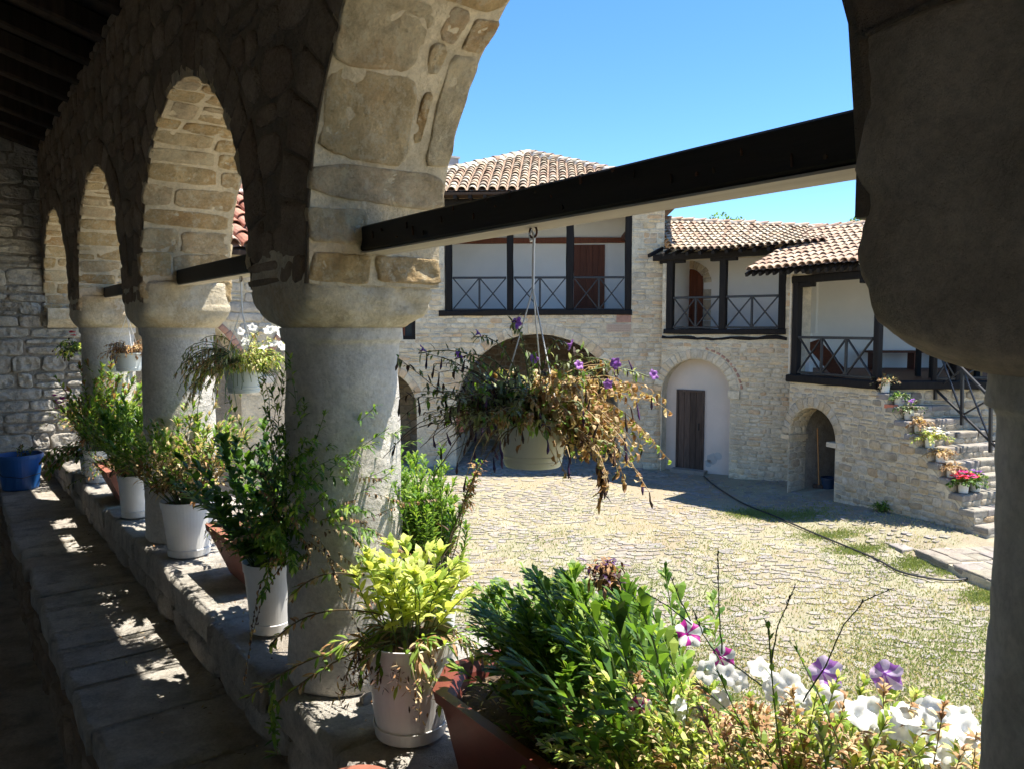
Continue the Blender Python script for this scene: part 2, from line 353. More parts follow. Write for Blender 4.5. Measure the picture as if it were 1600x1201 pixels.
def stone_fine(p, mp, depth, m_=34):
    "hewn face: ragged outline, flat broken surface (for stones close to the camera)"
    per = [math.dist(p[i], p[(i + 1) % len(p)]) for i in range(len(p))]; tot = sum(per); pts = []; i = 0; acc = 0
    for k in range(m_):
        t = tot * k / m_
        while acc + per[i] < t: acc += per[i]; i += 1
        f = (t - acc) / per[i]; a, b = p[i], p[(i + 1) % len(p)]; pts.append((a[0] + (b[0] - a[0]) * f, a[1] + (b[1] - a[1]) * f))
    cx = sum(a for a, b in pts) / m_; cy = sum(b for a, b in pts) / m_; sd = Vector((U(0, 99), U(0, 99), U(0, 99)))
    tx, ty = U(-.03, .03), U(-.03, .03); vs = []; fs = []; lv = [(1, -.04), (1, .15), (.985, .6), (.955, .9), (.9, 1), (.8, 1), (.7, 1), (.6, 1), (.5, 1), (.4, 1), (.3, 1), (.2, 1), (.1, 1)]
    for s, h in lv:
        for a, b in pts:
            e = 1 + (noise.fractal(Vector((a * 22, b * 22, 0)) + sd, 1, 2, 4) * .06 if s > .8 else 0); x = cx + (a - cx) * s * e; y = cy + (b - cy) * s * e
            d = depth * h if h > 0 else h
            if s < .97 or h > .5: d += (noise.fractal(Vector((x * 26, y * 26, 1)) + sd, .8, 2.1, 6) * .9 + noise.noise(Vector((x * 11, y * 11, 4)) + sd) * .5) * depth * .9 * h + (x - cx) * tx + (y - cy) * ty
            vs.append(mp(x, y, d))
    for r in range(len(lv) - 1):
        for k in range(m_): a = r * m_ + k; b = r * m_ + (k + 1) % m_; fs.append((a, b, b + m_, a + m_))
    fs.append(tuple(range((len(lv) - 1) * m_, len(lv) * m_)))
    return vs, fs
def emit(polys, mp, depth, mat, parent, name='stone', cap=300, F=None, bev=.25, jit=.2, vis=None, flip=False, fine=False):
    "first cap (largest in the picture) as parts, the rest one joined part"
    items = []
    for p in polys:
        vs, fs = stone_fine(p, mp, depth) if fine else stone_geo(p, mp, depth, bev, jit)
        if flip: fs = [tuple(reversed(f)) for f in fs]
        c = sum((Vector(v) for v in vs[-1:]), Vector()); wc = F.w(*c) if F else c
        u, v, d = proj(wc)
        seen = (-40 < u < 1640 and -40 < v < 1240 and d > 0) and (vis is None or vis(u, v))
        items.append(((area(p) / max(d, .1) ** 2) * (1 if seen else .0001), vs, fs))
    items.sort(key=lambda i: -i[0])
    for i, (s, vs, fs) in enumerate(items[:cap]): link(name, mesh(name, vs, fs, mat, smooth=True), parent)
    if len(items) > cap:
        mb = MB()
        for s, vs, fs in items[cap:]: mb.add(vs, fs)
        mb.build(name + '_mass', mat, parent, 'stuff', smooth=True)
def wall_body(mb, xs, zlo, zhi, opens, y0, y1, m=0):
    """vertical wall between local y0 (front) and y1; zlo(x), zhi(x); opens: (xa, xb, bottom(x), top(x)) holes; closed with reveals"""
    brk = set(round(x, 5) for x in xs)
    for o in opens:
        n = 16 if o[4] else 1
        for i in range(n + 1):
            if o[4]: brk.add(round((o[0] + o[1]) / 2 - (o[1] - o[0]) / 2 * math.cos(PI * i / n), 5))
            else: brk.add(round(o[0] + (o[1] - o[0]) * i, 5))
    X = sorted(x for x in brk if xs[0] - 1e-4 <= x <= xs[-1] + 1e-4)
    def quad(a, b, c, d): mb.add([a, b, c, d], [(0, 1, 2, 3)], m)
    for x0, x1 in zip(X, X[1:]):
        if x1 - x0 < 1e-5: continue
        xm = (x0 + x1) / 2
        os_ = sorted([o for o in opens if o[0] < xm < o[1]], key=lambda o: o[2](xm))
        segs = []; lo = zlo
        for o in os_:
            if o[2](xm) > lo(xm) + 1e-4: segs.append((lo, o[2]))
            lo = o[3]
        if zhi(xm) > lo(xm) + 1e-4: segs.append((lo, zhi))
        e = 1e-6
        for f0, f1 in segs:
            a0, b0, a1, b1 = f0(x0 + e), f0(x1 - e), f1(x0 + e), f1(x1 - e)
            quad((x0, y0, a0), (x1, y0, b0), (x1, y0, b1), (x0, y0, a1)); quad((x0, y1, a1), (x1, y1, b1), (x1, y1, b0), (x0, y1, a0))
            quad((x0, y0, a1), (x1, y0, b1), (x1, y1, b1), (x0, y1, a1)); quad((x0, y1, a0), (x1, y1, b0), (x1, y0, b0), (x0, y0, a0))
    for o in opens:
        for x, sgn in ((o[0], 1), (o[1], -1)):
            if xs[0] + 1e-4 < x < xs[-1] - 1e-4:
                e = 1e-5 * sgn; z0_, z1_ = max(o[2](x + e), zlo(x)), o[3](x + e)
                if z1_ - z0_ > 1e-3: quad((x, y0, z0_), (x, y1, z0_), (x, y1, z1_), (x, y0, z1_))
    for x in (xs[0], xs[-1]): quad((x, y0, zlo(x)), (x, y1, zlo(x)), (x, y1, zhi(x)), (x, y0, zhi(x)))
def arch_open(cx, r, spring, base, rz=None):
    rz = rz or r
    return (cx - r, cx + r, (lambda x: base), (lambda x: spring + rz * math.sqrt(max(0, 1 - ((x - cx) / r) ** 2))), True)
def rect_open(x0, x1, z0, z1): return (x0, x1, (lambda x: z0), (lambda x: z1), False)
def k_(v): return lambda x: v
def slab(name, cx, cy, lx, ly, z0, z1, mat, parent, nx=10, ny=8, rr=.012, amp=.006, jit=.008, rz=0, skew=0):
    "weathered stone block with rounded arrises and a worn top"
    o3 = Vector((U(0, 50), U(0, 50), U(0, 50))); vs = []; fs = []
    jc = [(U(-jit, jit), U(-jit, jit)) for _ in range(4)]
    ns = [0, .012, .04] + [i / nx for i in range(1, nx)] + [.96, .988, 1]; ms = [0, .015, .05] + [i / ny for i in range(1, ny)] + [.95, .985, 1]
    def corner(a, b):
        x = (a - .5) * lx; y = (b - .5) * ly
        jx = sum(w_ * j[0] for w_, j in zip(((1-a)*(1-b), a*(1-b), a*b, (1-a)*b), jc)); jy = sum(w_ * j[1] for w_, j in zip(((1-a)*(1-b), a*(1-b), a*b, (1-a)*b), jc))
        return x + jx + skew * y, y + jy
    for a in ns:
        for b in ms:
            x, y = corner(a, b); e = min(min(a, 1 - a) * lx, min(b, 1 - b) * ly)
            dz = rr * (1 - math.sqrt(max(0, 1 - (1 - min(e / rr, 1)) ** 2)))
            k = noise.fractal(Vector((x * 16, y * 16, 0)) + o3, .8, 2.1, 6) * amp
            wob = noise.noise(Vector((x * 7, y * 7, 3)) + o3) * jit * (1 if e < .002 else .3)
            vs.append((x + wob * .8, y + wob, z1 - dz + k - (amp * 1.5 if e < .003 else 0)))
    na, nb = len(ns), len(ms)
    for i in range(na - 1):
        for j in range(nb - 1): a = i * nb + j; fs.append((a, a + nb, a + nb + 1, a + 1))
    per = [i * nb for i in range(na)] + [(na - 1) * nb + j for j in range(1, nb)] + [i * nb + nb - 1 for i in range(na - 2, -1, -1)] + [j for j in range(nb - 2, 0, -1)]
    prev = per
    for lev in (.35, .7, 1):
        cur = []
        for idx in per:
            x, y, z = vs[idx]; zz = z1 - rr + (z0 - z1 + rr) * lev; q = Vector((x * 8, y * 8, zz * 8)) + o3
            cur.append(len(vs)); d = noise.noise(q) * jit * .9; l_ = math.hypot(x, y) or 1; vs.append((x + d * x / l_, y + d * y / l_, zz))
        for i in range(len(per)): j = (i + 1) % len(per); fs.append((prev[j], prev[i], cur[i], cur[j]))
        prev = cur
    c, s_ = math.cos(rz), math.sin(rz)
    vs = [(cx + x * c - y * s_, cy + x * s_ + y * c, z) for x, y, z in vs]
    return link(name, mesh(name, vs, fs, mat, smooth=True), parent)
# ================================================================ THE GALLERY WE STAND IN
FA = Frame(Vector((.74, 8, 0)), Vector((.74, -3, 0)))       # local x = 8 - Y, local y = X - .74
TH = .37; ZC = 3.4; ZB = ZC + .108; ZS = ZC + .160; RA = .72; ZTOP = ZC + 1.46
COLY = [.18, 2.037, 3.89, 5.74]; ARCY = [-.74, 1.115, 2.963, 4.815, 6.665]
arc = fthing('arcade_wall', 'rough stone arcade wall with round arches framing the courtyard view', 'arcade', FA)
def arx(y): return .70 if y == 1.115 else RA
opens = [arch_open(8 - y, arx(y), ZS, ZB - .01, .715) for y in ARCY]
mb = MB(); wall_body(mb, [.6, 10.0], k_(ZB), k_(ZTOP), opens, 0, TH)
def weld(mb_):
    import bmesh
    bm = bmesh.new(); vv = [bm.verts.new(v) for v in mb_.v]
    for f in mb_.f:
        try: bm.faces.new([vv[i] for i in f])
        except ValueError: pass
    bmesh.ops.remove_doubles(bm, verts=bm.verts, dist=1e-4)
    return bm
def build_weld(mb_, name, mat, parent, kind=None, smooth=False):
    bm = weld(mb_); me = bpy.data.meshes.new(name); bm.to_mesh(me); bm.free(); me.materials.append(mat)
    if smooth: me.polygons.foreach_set('use_smooth', [True] * len(me.polygons))
    return link(name, me, parent, kind)
build_weld(mb, 'wall_core', M['arcm'], arc)
# inner facing: thin sheet and stones with the gallery shade in their colour
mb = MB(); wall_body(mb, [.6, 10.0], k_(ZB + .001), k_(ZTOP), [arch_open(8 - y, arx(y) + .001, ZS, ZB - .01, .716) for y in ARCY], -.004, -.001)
build_weld(mb, 'inner_shade_skin', M['innerm'], arc)
def in_arch(x, z, pad=0):
    for y in ARCY:
        c = 8 - y
        if abs(x - c) < arx(y) + pad:
            if z < ZS: return True
            if ((x - c) / (arx(y) + pad)) ** 2 + ((z - ZS) / (.715 + pad)) ** 2 < 1: return True
    return False
def inner_ok(x, z): return ZB < z < ZTOP and not in_arch(x, z, .16) and not (abs(x - 7.82) < .26 and z < 3.69)
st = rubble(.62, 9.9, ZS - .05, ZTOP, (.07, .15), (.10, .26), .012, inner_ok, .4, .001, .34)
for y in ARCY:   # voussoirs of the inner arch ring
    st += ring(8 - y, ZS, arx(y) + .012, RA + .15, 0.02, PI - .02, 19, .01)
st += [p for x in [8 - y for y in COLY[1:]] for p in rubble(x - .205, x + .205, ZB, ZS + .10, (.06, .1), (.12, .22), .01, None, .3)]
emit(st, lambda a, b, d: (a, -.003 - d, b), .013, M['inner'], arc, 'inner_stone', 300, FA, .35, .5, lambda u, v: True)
# soffit stones
def soffit(cx, RA=RA):
    hj = ZS - ZB
    def mp(s, t, d):
        if t < hj: return (cx - RA + d, s, ZB + t)
        th = PI - (t - hj) / RA; r = RA - d
        return (cx + r * math.cos(th), s, ZS + r * math.sin(th) * .715 / RA)
    return mp
TT = (ZS - ZB) + PI * RA
for i, y in enumerate(ARCY):
    if y == 1.115:    # the near arch: its stones are laid as the photograph shows them
        P = []
        def q(a, b, c, d, k=.09, n=.009): P.append(round_poly([(a + U(-n, n) + .006, b + U(-n, n) + .005), (c + U(-n, n) - .006, b + U(-n, n) + .005), (c + U(-n, n) - .006, d + U(-n, n) - .005), (a + U(-n, n) + .006, d + U(-n, n) - .005)], k))
        q(0, .0, .17, .09); q(.18, .0, .37, .09); q(0, .095, .16, .19); q(.19, .10, .37, .155, .35)
        q(.0, .20, .37, .295, .2); q(.0, .302, .245, .512, .16, .012); q(.29, .302, .37, .605, .1); q(.248, .36, .282, .50, .2)
        q(.0, .517, .225, .705, .15, .016); q(.228, .53, .283, .61, .25); q(.232, .615, .30, .705, .25); q(.305, .61, .37, .70)
        q(.0, .71, .37, .80, .2); q(0, .81, .22, .95, .3); q(.235, .81, .37, .90, .3); q(.235, .905, .37, .96, .3)
        P += rubble(0, TH, .97, TT - .62, (.08, .13), (.13, .34), .014, None, .2, .001, .16, .1)
    else:
        P = rubble(0, TH, 0.004, TT, (.07, .12), (.12, .32), .014, None, .25, .001, .16, .1)
    Q = []
    for pl_ in P:      # stones on the arrises stand a little out of the wall faces
        e0, e1 = U(.002, .016), U(.0, .014)
        Q.append([(a - e0 if a < .045 else (a + e1 if a > TH - .045 else a), b) for a, b in pl_])
    P = Q
    emit(P, soffit(8 - y, arx(y)), .007 if y == 1.115 else .006, M['arc'], arc, 'soffit_stone', 300, FA, .3, .8, fine=y < 4 and y > 0)
# outer facing
so = [p for p in rubble(.6, 10, ZB, ZTOP, (.08, .14), (.12, .34), .015, lambda x, z: ZB < z and not in_arch(x, z, .13), .25)]
for y in ARCY: so += ring(8 - y, ZS, RA + .01, RA + .12, .02, PI - .02, 21, .01)
emit(so, lambda a, b, d: (a, TH + d, b), .014, M['arc'], arc, 'outer_stone', 60, FA, .3, .8)

# columns
def column(i, Y, label, fine):
    root = empty('column', label, 'column', (.925, Y, 2.4), 0, 'round stone columns of the arcade')
    nseg, nh = (72, 70) if fine else (40, 36); o3 = Vector((i * 9.1, 0, 0)); vs = []; fs = []
    zs = [0, .004, .012, .03] + [.03 + (.93) * k / nh for k in range(1, nh)] + [.955, .962, .966, .975, .99, 1.0]
    top = .955 if i == 0 else 1.0
    for k, z in enumerate(zs):
        for j in range(nseg):
            a = 2 * PI * j / nseg
            r = .168 - .012 * z if z < .96 else (.160 if z < .965 else .168)
            if z < .005: r -= .006
            q = Vector((math.cos(a), math.sin(a), z * 6)) + o3
            r += noise.fractal(q * 2, 1, 2, 5) * .0045 + noise.noise(q * .8) * .003
            vs.append((r * math.cos(a), r * math.sin(a), z * top))
    for k in range(len(zs) - 1):
        for j in range(nseg): a = k * nseg + j; b = k * nseg + (j + 1) % nseg; fs.append((a, b, b + nseg, a + nseg))
    link('shaft', mesh('shaft', vs, fs, M['col'], smooth=True), root)
    # capital: bowl swelling from the round shaft to a square block
    na, nk = (96, 44) if fine else (56, 26); vs = []; fs = []
    HX, HY = (.212, .230) if i == 0 else (.197, .221); hb = .165 if i == 0 else .100
    prof = []
    for k in range(nk + 1):
        f = k / nk; prof.append((f ** 1.5 * hb, max(0, 1 - (1 - f ** 1.5) ** (4.2 if i == 0 else 2.3)) ** .5, min(1, f * (2.2 if i == 0 else 1.3))))
    prof += [(.175, 1.0, 1), (.186, 1.035, 1), (.20, 1.055, 1), (.22, 1.04, 1), (.24, 1.03, 1), (.26, 1.035, 1), (.28, 1.03, 1), (.30, 1.02, 1), (.32, 1.02, 1), (.33, .9, 1)] if i == 0 else [(.104, .975, 1), (.112, .985, 1), (.135, .99, 1), (.165, .99, 1), (.19, .985, 1), (.203, .97, 1), (.206, .90, 1)]
    for z, e, sq in prof:
        for j in range(na):
            a = 2 * PI * (j + .5) / na; ca, sa = math.cos(a), math.sin(a); n_ = 2 + 9 * sq ** 2
            rs = (abs(ca / HX) ** n_ + abs(sa / HY) ** n_) ** (-1 / n_)
            r = .164 + (rs - .164) * e
            q = Vector((ca * r * 7, sa * r * 7, z * 7)) + o3
            r += noise.fractal(q * 2.2, 1, 2, 5) * (.0085 if fine else .0065) + noise.noise(q * .5) * (.004 if i == 0 else .008)
            br = max(0, ca * .75 - sa * .66 - .80) * 5      # the corner broken off on the court side
            if fine and z > .035: r -= min(1, br) * (.026 + .034 * noise.noise(q * 2.4)) * min(1, (z - .035) * 30)
            vs.append((r * ca, r * sa, top + z))
    R_ = len(prof)
    for k in range(R_ - 1):
        for j in range(na): a = k * na + j; b = k * na + (j + 1) % na; fs.append((a, b, b + na, a + na))
    fs.append(tuple(range((R_ - 1) * na, R_ * na))); fs.append(tuple(reversed(range(na))))
    link('capital', mesh('capital', vs, fs, M['cap0' if i == 0 else 'cap'], smooth=True), root)
    return root
column(0, COLY[0], 'nearest stone column and shaded capital filling the right edge', True)
column(1, COLY[1], 'whitewashed stone column with chipped capital beside the cream pot on the ledge', True)
column(2, COLY[2], 'stone column between the two hanging baskets further along the ledge', False)
column(3, COLY[3], 'farthest stone column before the rubble end wall', False)
# corbel where the last arch meets the end wall
mb = MB(); vs = []
cp = [(0, .0), (-.02, .0), (-.07, .03), (-.10, .07), (-.105, .16), (0, .16)]
for x in (.745, 1.105): vs += [(x, 7.4 + a, ZC - .0 + b) for a, b in cp]
n = len(cp); mb.add(vs, [tuple(range(n)), tuple(reversed(range(n, 2 * n)))] + [(i, i + n, (i + 1) % n + n, (i + 1) % n) for i in range(n)])
o = mb.build('corbel', M['cap']); tag(o, 'pale stone corbel carrying the farthest arch on the end wall', 'corbel')

# ledge, bench, floor
led = empty('stone_ledge', 'long stone parapet ledge carrying the columns and flower pots', 'ledge', (0, 0, 0))
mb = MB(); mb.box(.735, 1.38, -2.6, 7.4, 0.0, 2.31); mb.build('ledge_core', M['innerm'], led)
y = -2.4; rl = random.Random(3)
while y < 7.3:
    ly = rl.uniform(.45, .8); 
    if y + ly > 7.25: ly = 7.38 - y
    near = y < 3
    slab('slab', 1.055 + rl.uniform(-.008, .008), y + ly / 2, .68, ly - .007, 2.29, 2.4 - rl.uniform(0, .008), M['slab'], led, 44 if near else 14, 36 if near else 12, .009, .003, .005)
    y += ly
# riser stones between bench and ledge
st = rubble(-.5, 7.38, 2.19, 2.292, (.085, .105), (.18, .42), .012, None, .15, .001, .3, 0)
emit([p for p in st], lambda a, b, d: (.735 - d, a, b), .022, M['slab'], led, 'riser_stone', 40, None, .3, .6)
ben = empty('stone_bench', 'low stone bench of worn pale slabs running under the ledge', 'bench', (0, 0, 0))
mb = MB(); mb.box(.35, .745, -2.4, 7.38, 1.7, 2.12); mb.build('bench_core', M['innerm'], ben)
y = -1.0; rl = random.Random(11)
while y < 7.3:
    ly = rl.uniform(.17, .36)
    if y + ly > 7.2: ly = 7.38 - y
    near = y < 4
    slab('slab', .53 + rl.uniform(-.012, .012), y + ly / 2, .43, ly - .007, 2.12, 2.197 - rl.uniform(0, .009), M['slab'], ben, 34 if near else 10, 24 if near else 8, .009, .0032, .006, 0, rl.uniform(-.05, .05))
    y += ly
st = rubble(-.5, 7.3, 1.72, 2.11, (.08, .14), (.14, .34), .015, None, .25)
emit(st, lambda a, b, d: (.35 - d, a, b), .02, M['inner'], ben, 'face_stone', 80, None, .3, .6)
def structure(o): o['kind'] = 'structure'; return o
mb = MB(); mb.box(-2.6, .36, -3.4, 7.4, 1.6, 1.75); structure(mb.build('gallery_floor', M['slab']))
mb = MB(); mb.box(-1.7, -1.5, -3.4, 7.6, 1.6, 5.6); structure(mb.build('gallery_back_wall', M['plaster']))
mb = MB(); mb.box(-1.7, 1.38, -3.6, -3.4, 1.6, 5.6); structure(mb.build('gallery_near_wall', M['plaster']))

# end wall with its stones
ew = empty('end_wall', 'rubble stone end wall of the gallery behind the blue bucket', 'wall', (0, 7.4, 0))
mb = MB(); mb.box(-2.6, 1.38, 0, .5, 0, 6.0); mb.build('wall_core', M['endm'], ew)
st = rubble(-.9, 1.37, 1.8, 4.9, (.07, .15), (.14, .42), .014, None, .3, .002, .2, .2)
class FE:
    @staticmethod
    def w(x, y, z): return Vector((x, 7.4 + y, z))
emit(st, lambda a, b, d: (a, -d, b), .018, M['endst'], ew, 'stone', 300, FE, .3, .6, fine=True)

# roof over the gallery
rf = empty('gallery_roof', 'dark timber roof of joists and boards over the gallery', 'roof', (0, 0, 0))
def rz_(x): return 4.87 - .3 * (x - .74)
for k in range(26):
    y = -3.2 + k * .42
    MB().bar((-2.6, y, rz_(-2.6)), (1.29, y, rz_(1.29)), .09, .11, seg=1).build('joist', M['joist'], rf)
for k in range(24):
    x0 = -2.6 + k * .162; g = .004
    mb = MB(); a, b = x0 + g, x0 + .172 - g
    mb.add([(x, y, rz_(x) + z) for x in (a, b) for y in (-3.4, 7.5) for z in (.058, .083)], [(0, 1, 3, 2), (4, 6, 7, 5), (0, 4, 5, 1), (2, 3, 7, 6), (0, 2, 6, 4), (1, 5, 7, 3)])
    mb.build('board', M['joist'], rf)
mb = MB(); mb.add([(x, y, rz_(x) + z) for x in (-2.7, 1.38) for y in (-3.4, 7.6) for z in (.085, .16)], [(0, 1, 3, 2), (4, 6, 7, 5), (0, 4, 5, 1), (2, 3, 7, 6), (0, 2, 6, 4), (1, 5, 7, 3)])
mb.build('roof_deck', M['chan'], rf)
MB().bar((.9, -3.3, ZTOP + .03), (.9, 7.4, ZTOP + .03), .2, .08).build('wall_plate', M['joist'], rf)

# tie beams
def tie(Y0, Y1, label):
    r = empty('tie_beam', label, 'beam', (.917, (Y0 + Y1) / 2, 3.62), 0, 'tie beams across the arches'); h = (Y1 - Y0) / 2
    mb = MB(); mb.bar((0, -h, .0055), (0, h, .0055), .080, .063, seg=24, jit=.0022, bev=.004); mb.build('beam_body', M['beamd'], r, smooth=False)
    mb = MB(); mb.box(-.0355, .0355, -h, h, -.031, -.0272); mb.build('lit_underside', M['beamu'], r); return r  # dark body and pale underside carry shade and reflected light as colour
TB = tie(.36, 1.86, 'black tie beam across the near arch with a hanging basket hooked under it')
tie(2.21, 3.72, 'short black tie beam seen beside the second column')
tie(4.06, 5.57, 'small far tie beam with its end at the third column')

# unseen pale strip added along the arcade foot to bounce light up the soffits
ap_ = structure(MB().box(1.38, 4.0, -9, 9.9, -.05, .07).build('bounce_strip', M['bounce']))

for k in range(26):     # chips and drips on the dark face of the near beam
    y = -.70 + 1.36 * ((k * .618) % 1); z = U(-.018, .028); l_ = U(.002, .012) if k % 3 else U(.01, .022); w_ = U(.0008, .0028); t_ = U(-.002, .002)
    ps = [(y - w_, z), (y + w_ * .6, z - .001), (y + w_ + t_, z + l_ * .6), (y + t_, z + l_), (y - w_ * 1.2, z + l_ * .5)]
    ps = [(a, max(-.022, min(.033, b))) for a, b in ps]
    link('paint_chip', mesh('paint_chip', [(x, a, b) for x in (-.0432, -.0395) for a, b in ps], [(0, 1, 2, 3, 4), (9, 8, 7, 6, 5)] + [(i, (i + 1) % 5, (i + 1) % 5 + 5, i + 5) for i in range(5)], M['joist' if k % 2 else 'rust']), TB)
# ================================================================ THE COURTYARD
def sm(a, b, x): t = max(0, min(1, (x - a) / (b - a))); return t * t * (3 - 2 * t)
def gz(x, y):
    p = Vector((x, y, 0)); cx_, cz_ = p.dot(RT), p.dot(FW)
    return .20 * sm(5.2, 7.0, cx_) * sm(9.8, 12, cz_) + noise.noise(Vector((x * .35, y * .35, 0))) * .05 + noise.noise(Vector((x * 1.3, y * 1.3, 5))) * .012
m, t, b, o = newmat('courtyard_earth'); v, oi = coords(t)
c = ramp(t, nz(t, v, .9, 8, .65), [(.3, (.27, .245, .155)), (.48, (.31, .285, .185)), (.6, (.30, .25, .17)), (.72, (.33, .295, .22))])
c = mix(t, c, ramp(t, nz(t, v, 30, 6, .75), [(.3, g3(.68)), (.65, g3(1.1))]), .8, 'MULTIPLY')
c = mix(t, c, (.30, .22, .15), ramp(t, nz(t, v, .33, 4, .6), [(.50, g3(0)), (.62, g3(.6))])); c = mix(t, c, (.40, .37, .27), ramp(t, nz(t, v, 2.2, 5, .6), [(.52, g3(0)), (.66, g3(.6))]))
L(t, c, b.inputs['Base Color']); b.inputs['Roughness'].default_value = .95; bump(t, nz(t, v, 24, 8, .75), .03, 1, b); M['earth'] = m
vs = []; fs = []; n_ = 130
gx = [-400, -150, -60, -20] + [-8 + 42 * i / n_ for i in range(n_ + 1)] + [50, 90, 200, 400]
for x in gx:
    for y in gx: vs.append((x, y, gz(x, y) - .012 if abs(x) < 40 and abs(y) < 40 else -.05))
k = len(gx)
for i in range(k - 1):
    for j in range(k - 1): a = i * k + j; fs.append((a, a + k, a + k + 1, a + 1))
gr = structure(link('ground', mesh('ground', vs, fs, M['earth'], smooth=True)))

# main frames, from pixels of the photograph and estimated distances
FM = Frame(at(600, 600, 18.8), at(1035, 600, 18.45))             # main house facade
P0 = at(1033, 600, 18.25); P1 = at(1236, 600, 16.6)
FB = Frame(P0, P1)                                               # middle house facade
G0 = cw(5.66, 15.6); G1 = cw(7.3, 11.6)
FG = Frame(G0, G1)                                               # gallery and stair wall
GC = FG.w(2.13, 0, 0)
FH = Frame(GC, GC + RT * 3)                                      # front of the gallery right of the corner
def stones_on(F, root, x0, x1, z0, z1, ok, mat, sz=((.07, .14), (.14, .36)), depth=.016, cap=300, vis=None, gap=.014, extra=(), y=0, rr=.2, wob=.3):
    st = rubble(x0, x1, z0, z1, sz[0], sz[1], gap, ok, wob, .002, rr, .15) + list(extra)
    emit(st, lambda a, b, d: (a, y - d, b), depth, mat, root, 'stone', cap, F, .3, .6, vis)
def outside(ops, pad=.0):
    def f(x, z):
        for o in ops:
            if o[0] - pad < x < o[1] + pad:
                xx = max(o[0] + 1e-3, min(o[1] - 1e-3, x))
                if o[2](xx) - pad < z < o[3](xx) + pad and (not o[4]): return False
                if o[4]:
                    cx = (o[0] + o[1]) / 2; r = (o[1] - o[0]) / 2; sp = o[3](o[0]); rz = o[3](cx) - sp
                    if z <= sp or ((x - cx) / (r + pad)) ** 2 + ((z - sp) / (rz + pad)) ** 2 < 1: return False
        return True
    return f
def railing(F, root, x0, x1, zb, zt, nX, y, name='railing', w=.046):
    mb = MB(); mb.bar((x0, y, zt), (x1, y, zt), w * 1.3, w * 1.1); mb.bar((x0, y, zb), (x1, y, zb), w, w)
    r = mb.build(name, M['iron'], root)
    for i in range(nX):
        a = x0 + (x1 - x0) * i / nX; b = x0 + (x1 - x0) * (i + 1) / nX
        MB().bar((a, y, zb), (b, y, zt), w * .8, w * .6).build('brace', M['iron'], r); MB().bar((a, y + .012, zt), (b, y + .012, zb), w * .8, w * .6).build('brace', M['iron'], r)
        if i: MB().bar((a, y, zb), (a, y, zt), w, w).build('upright', M['iron'], r)
    return r
def tile_mesh(name, mat, wd, ln, h=.45, th=.014, seg=7):
    vs = []; n = seg + 1
    for (yy, k, lift) in ((0, 1, 0), (ln, .82, -.012)):
        for rr in (1, 1 - 2 * th / wd):
            for i in range(n): a = PI * i / seg; vs.append((-wd / 2 * rr * k * math.cos(a), yy, wd * h * rr * k * math.sin(a) + lift))
    fs = []
    for i in range(seg):
        fs += [(i, i + 1, 2 * n + i + 1, 2 * n + i), (n + i + 1, n + i, 3 * n + i, 3 * n + i + 1), (i + 1, i, n + i, n + i + 1)]
    return mesh(name, vs, fs, mat, smooth=False)
def tiled_patch(root, A, B, Cc, D, spacing, expo, mat, ok=None, cap=300, wd=None, sag=0, name='roof_tile'):
    "A eave left, B eave right, C ridge right, D ridge left (world, root at origin)"
    def P(s, t):
        p = A.lerp(B, s).lerp(D.lerp(Cc, s), t)
        return p + UPV * (noise.noise(p * .5) * .05 - sag * math.sin(PI * min(1, max(0, s))) * .5)
    W_ = (B - A).length; H_ = ((D + Cc) / 2 - (A + B) / 2).length
    nc = max(2, int(W_ / spacing)); nr = max(2, int(H_ / expo)); items = []
    wd = wd or spacing * .86; me = tile_mesh(name, mat, wd, expo * 1.28)
    for i in range(nc):
        for j in range(nr):
            s, t = (i + .5) / nc, j / nr
            if ok and not ok(s, t + .3 / nr): continue
            p = P(s, t) + Vector((U(-1, 1), U(-1, 1), 0)) * .006; q = P(s, t + 1 / nr); rgt = (P(s + .02, t) - P(s - .02, t)).normalized()
            yv = (q - p).normalized(); zv = rgt.cross(yv).normalized(); xv = yv.cross(zv)
            m4 = Matrix((xv, yv, zv)).transposed().to_4x4(); m4.translation = p + zv * (.018 + U(0, .012))
            m4 = m4 @ Matrix.Rotation(U(-.05, .05), 4, 'Z') @ Matrix.Rotation(-.045 + U(-.015, .015), 4, 'X')
            u, v, d = proj(p); vis = -30 < u < 1640 and -30 < v < 700
            items.append(((0 if vis else 1, d), m4))
    items.sort(key=lambda i: i[0])
    for k, m4 in items[:cap]:
        o = link(name, me, root); o.matrix_local = m4
    if len(items) > cap:
        mb = MB()
        for k, m4 in items[cap:]: mb.add([m4 @ v.co for v in me.vertices], [tuple(f.vertices) for f in me.polygons])
        mb.build('roof_tile_mass', mat, root, 'stuff')
    # channels below
    vs = []; fs = []; cols = nc * 4
    for i in range(cols + 1):
        for j in range(9):
            s = i / cols; t = j / 8; ph = (i % 4) / 4; dz = .0 if i % 4 == 0 else -.02
            vs.append(P(s, t) + UPV * (-.005 + (.022 * abs(math.cos(PI * (i / 4)))) ))
    for i in range(cols):
        for j in range(8):
            if ok and not (ok((i + .5) / cols, (j + .2) / 8)): continue
            a = i * 9 + j; fs.append((a, a + 9, a + 10, a + 1))
    link('channel_bed', mesh('channel_bed', vs, fs, M['chan']), root)
    # slab below, so that the roof has a thickness
    sl = []
    for p in (A, B, Cc, D): sl += [p - UPV * .03, p - UPV * .09]
    if not ok: link('roof_boards', mesh('roof_boards', sl, [(0, 2, 4, 6), (1, 7, 5, 3), (0, 1, 3, 2), (2, 3, 5, 4), (4, 5, 7, 6), (6, 7, 1, 0)], M['joist']), root)
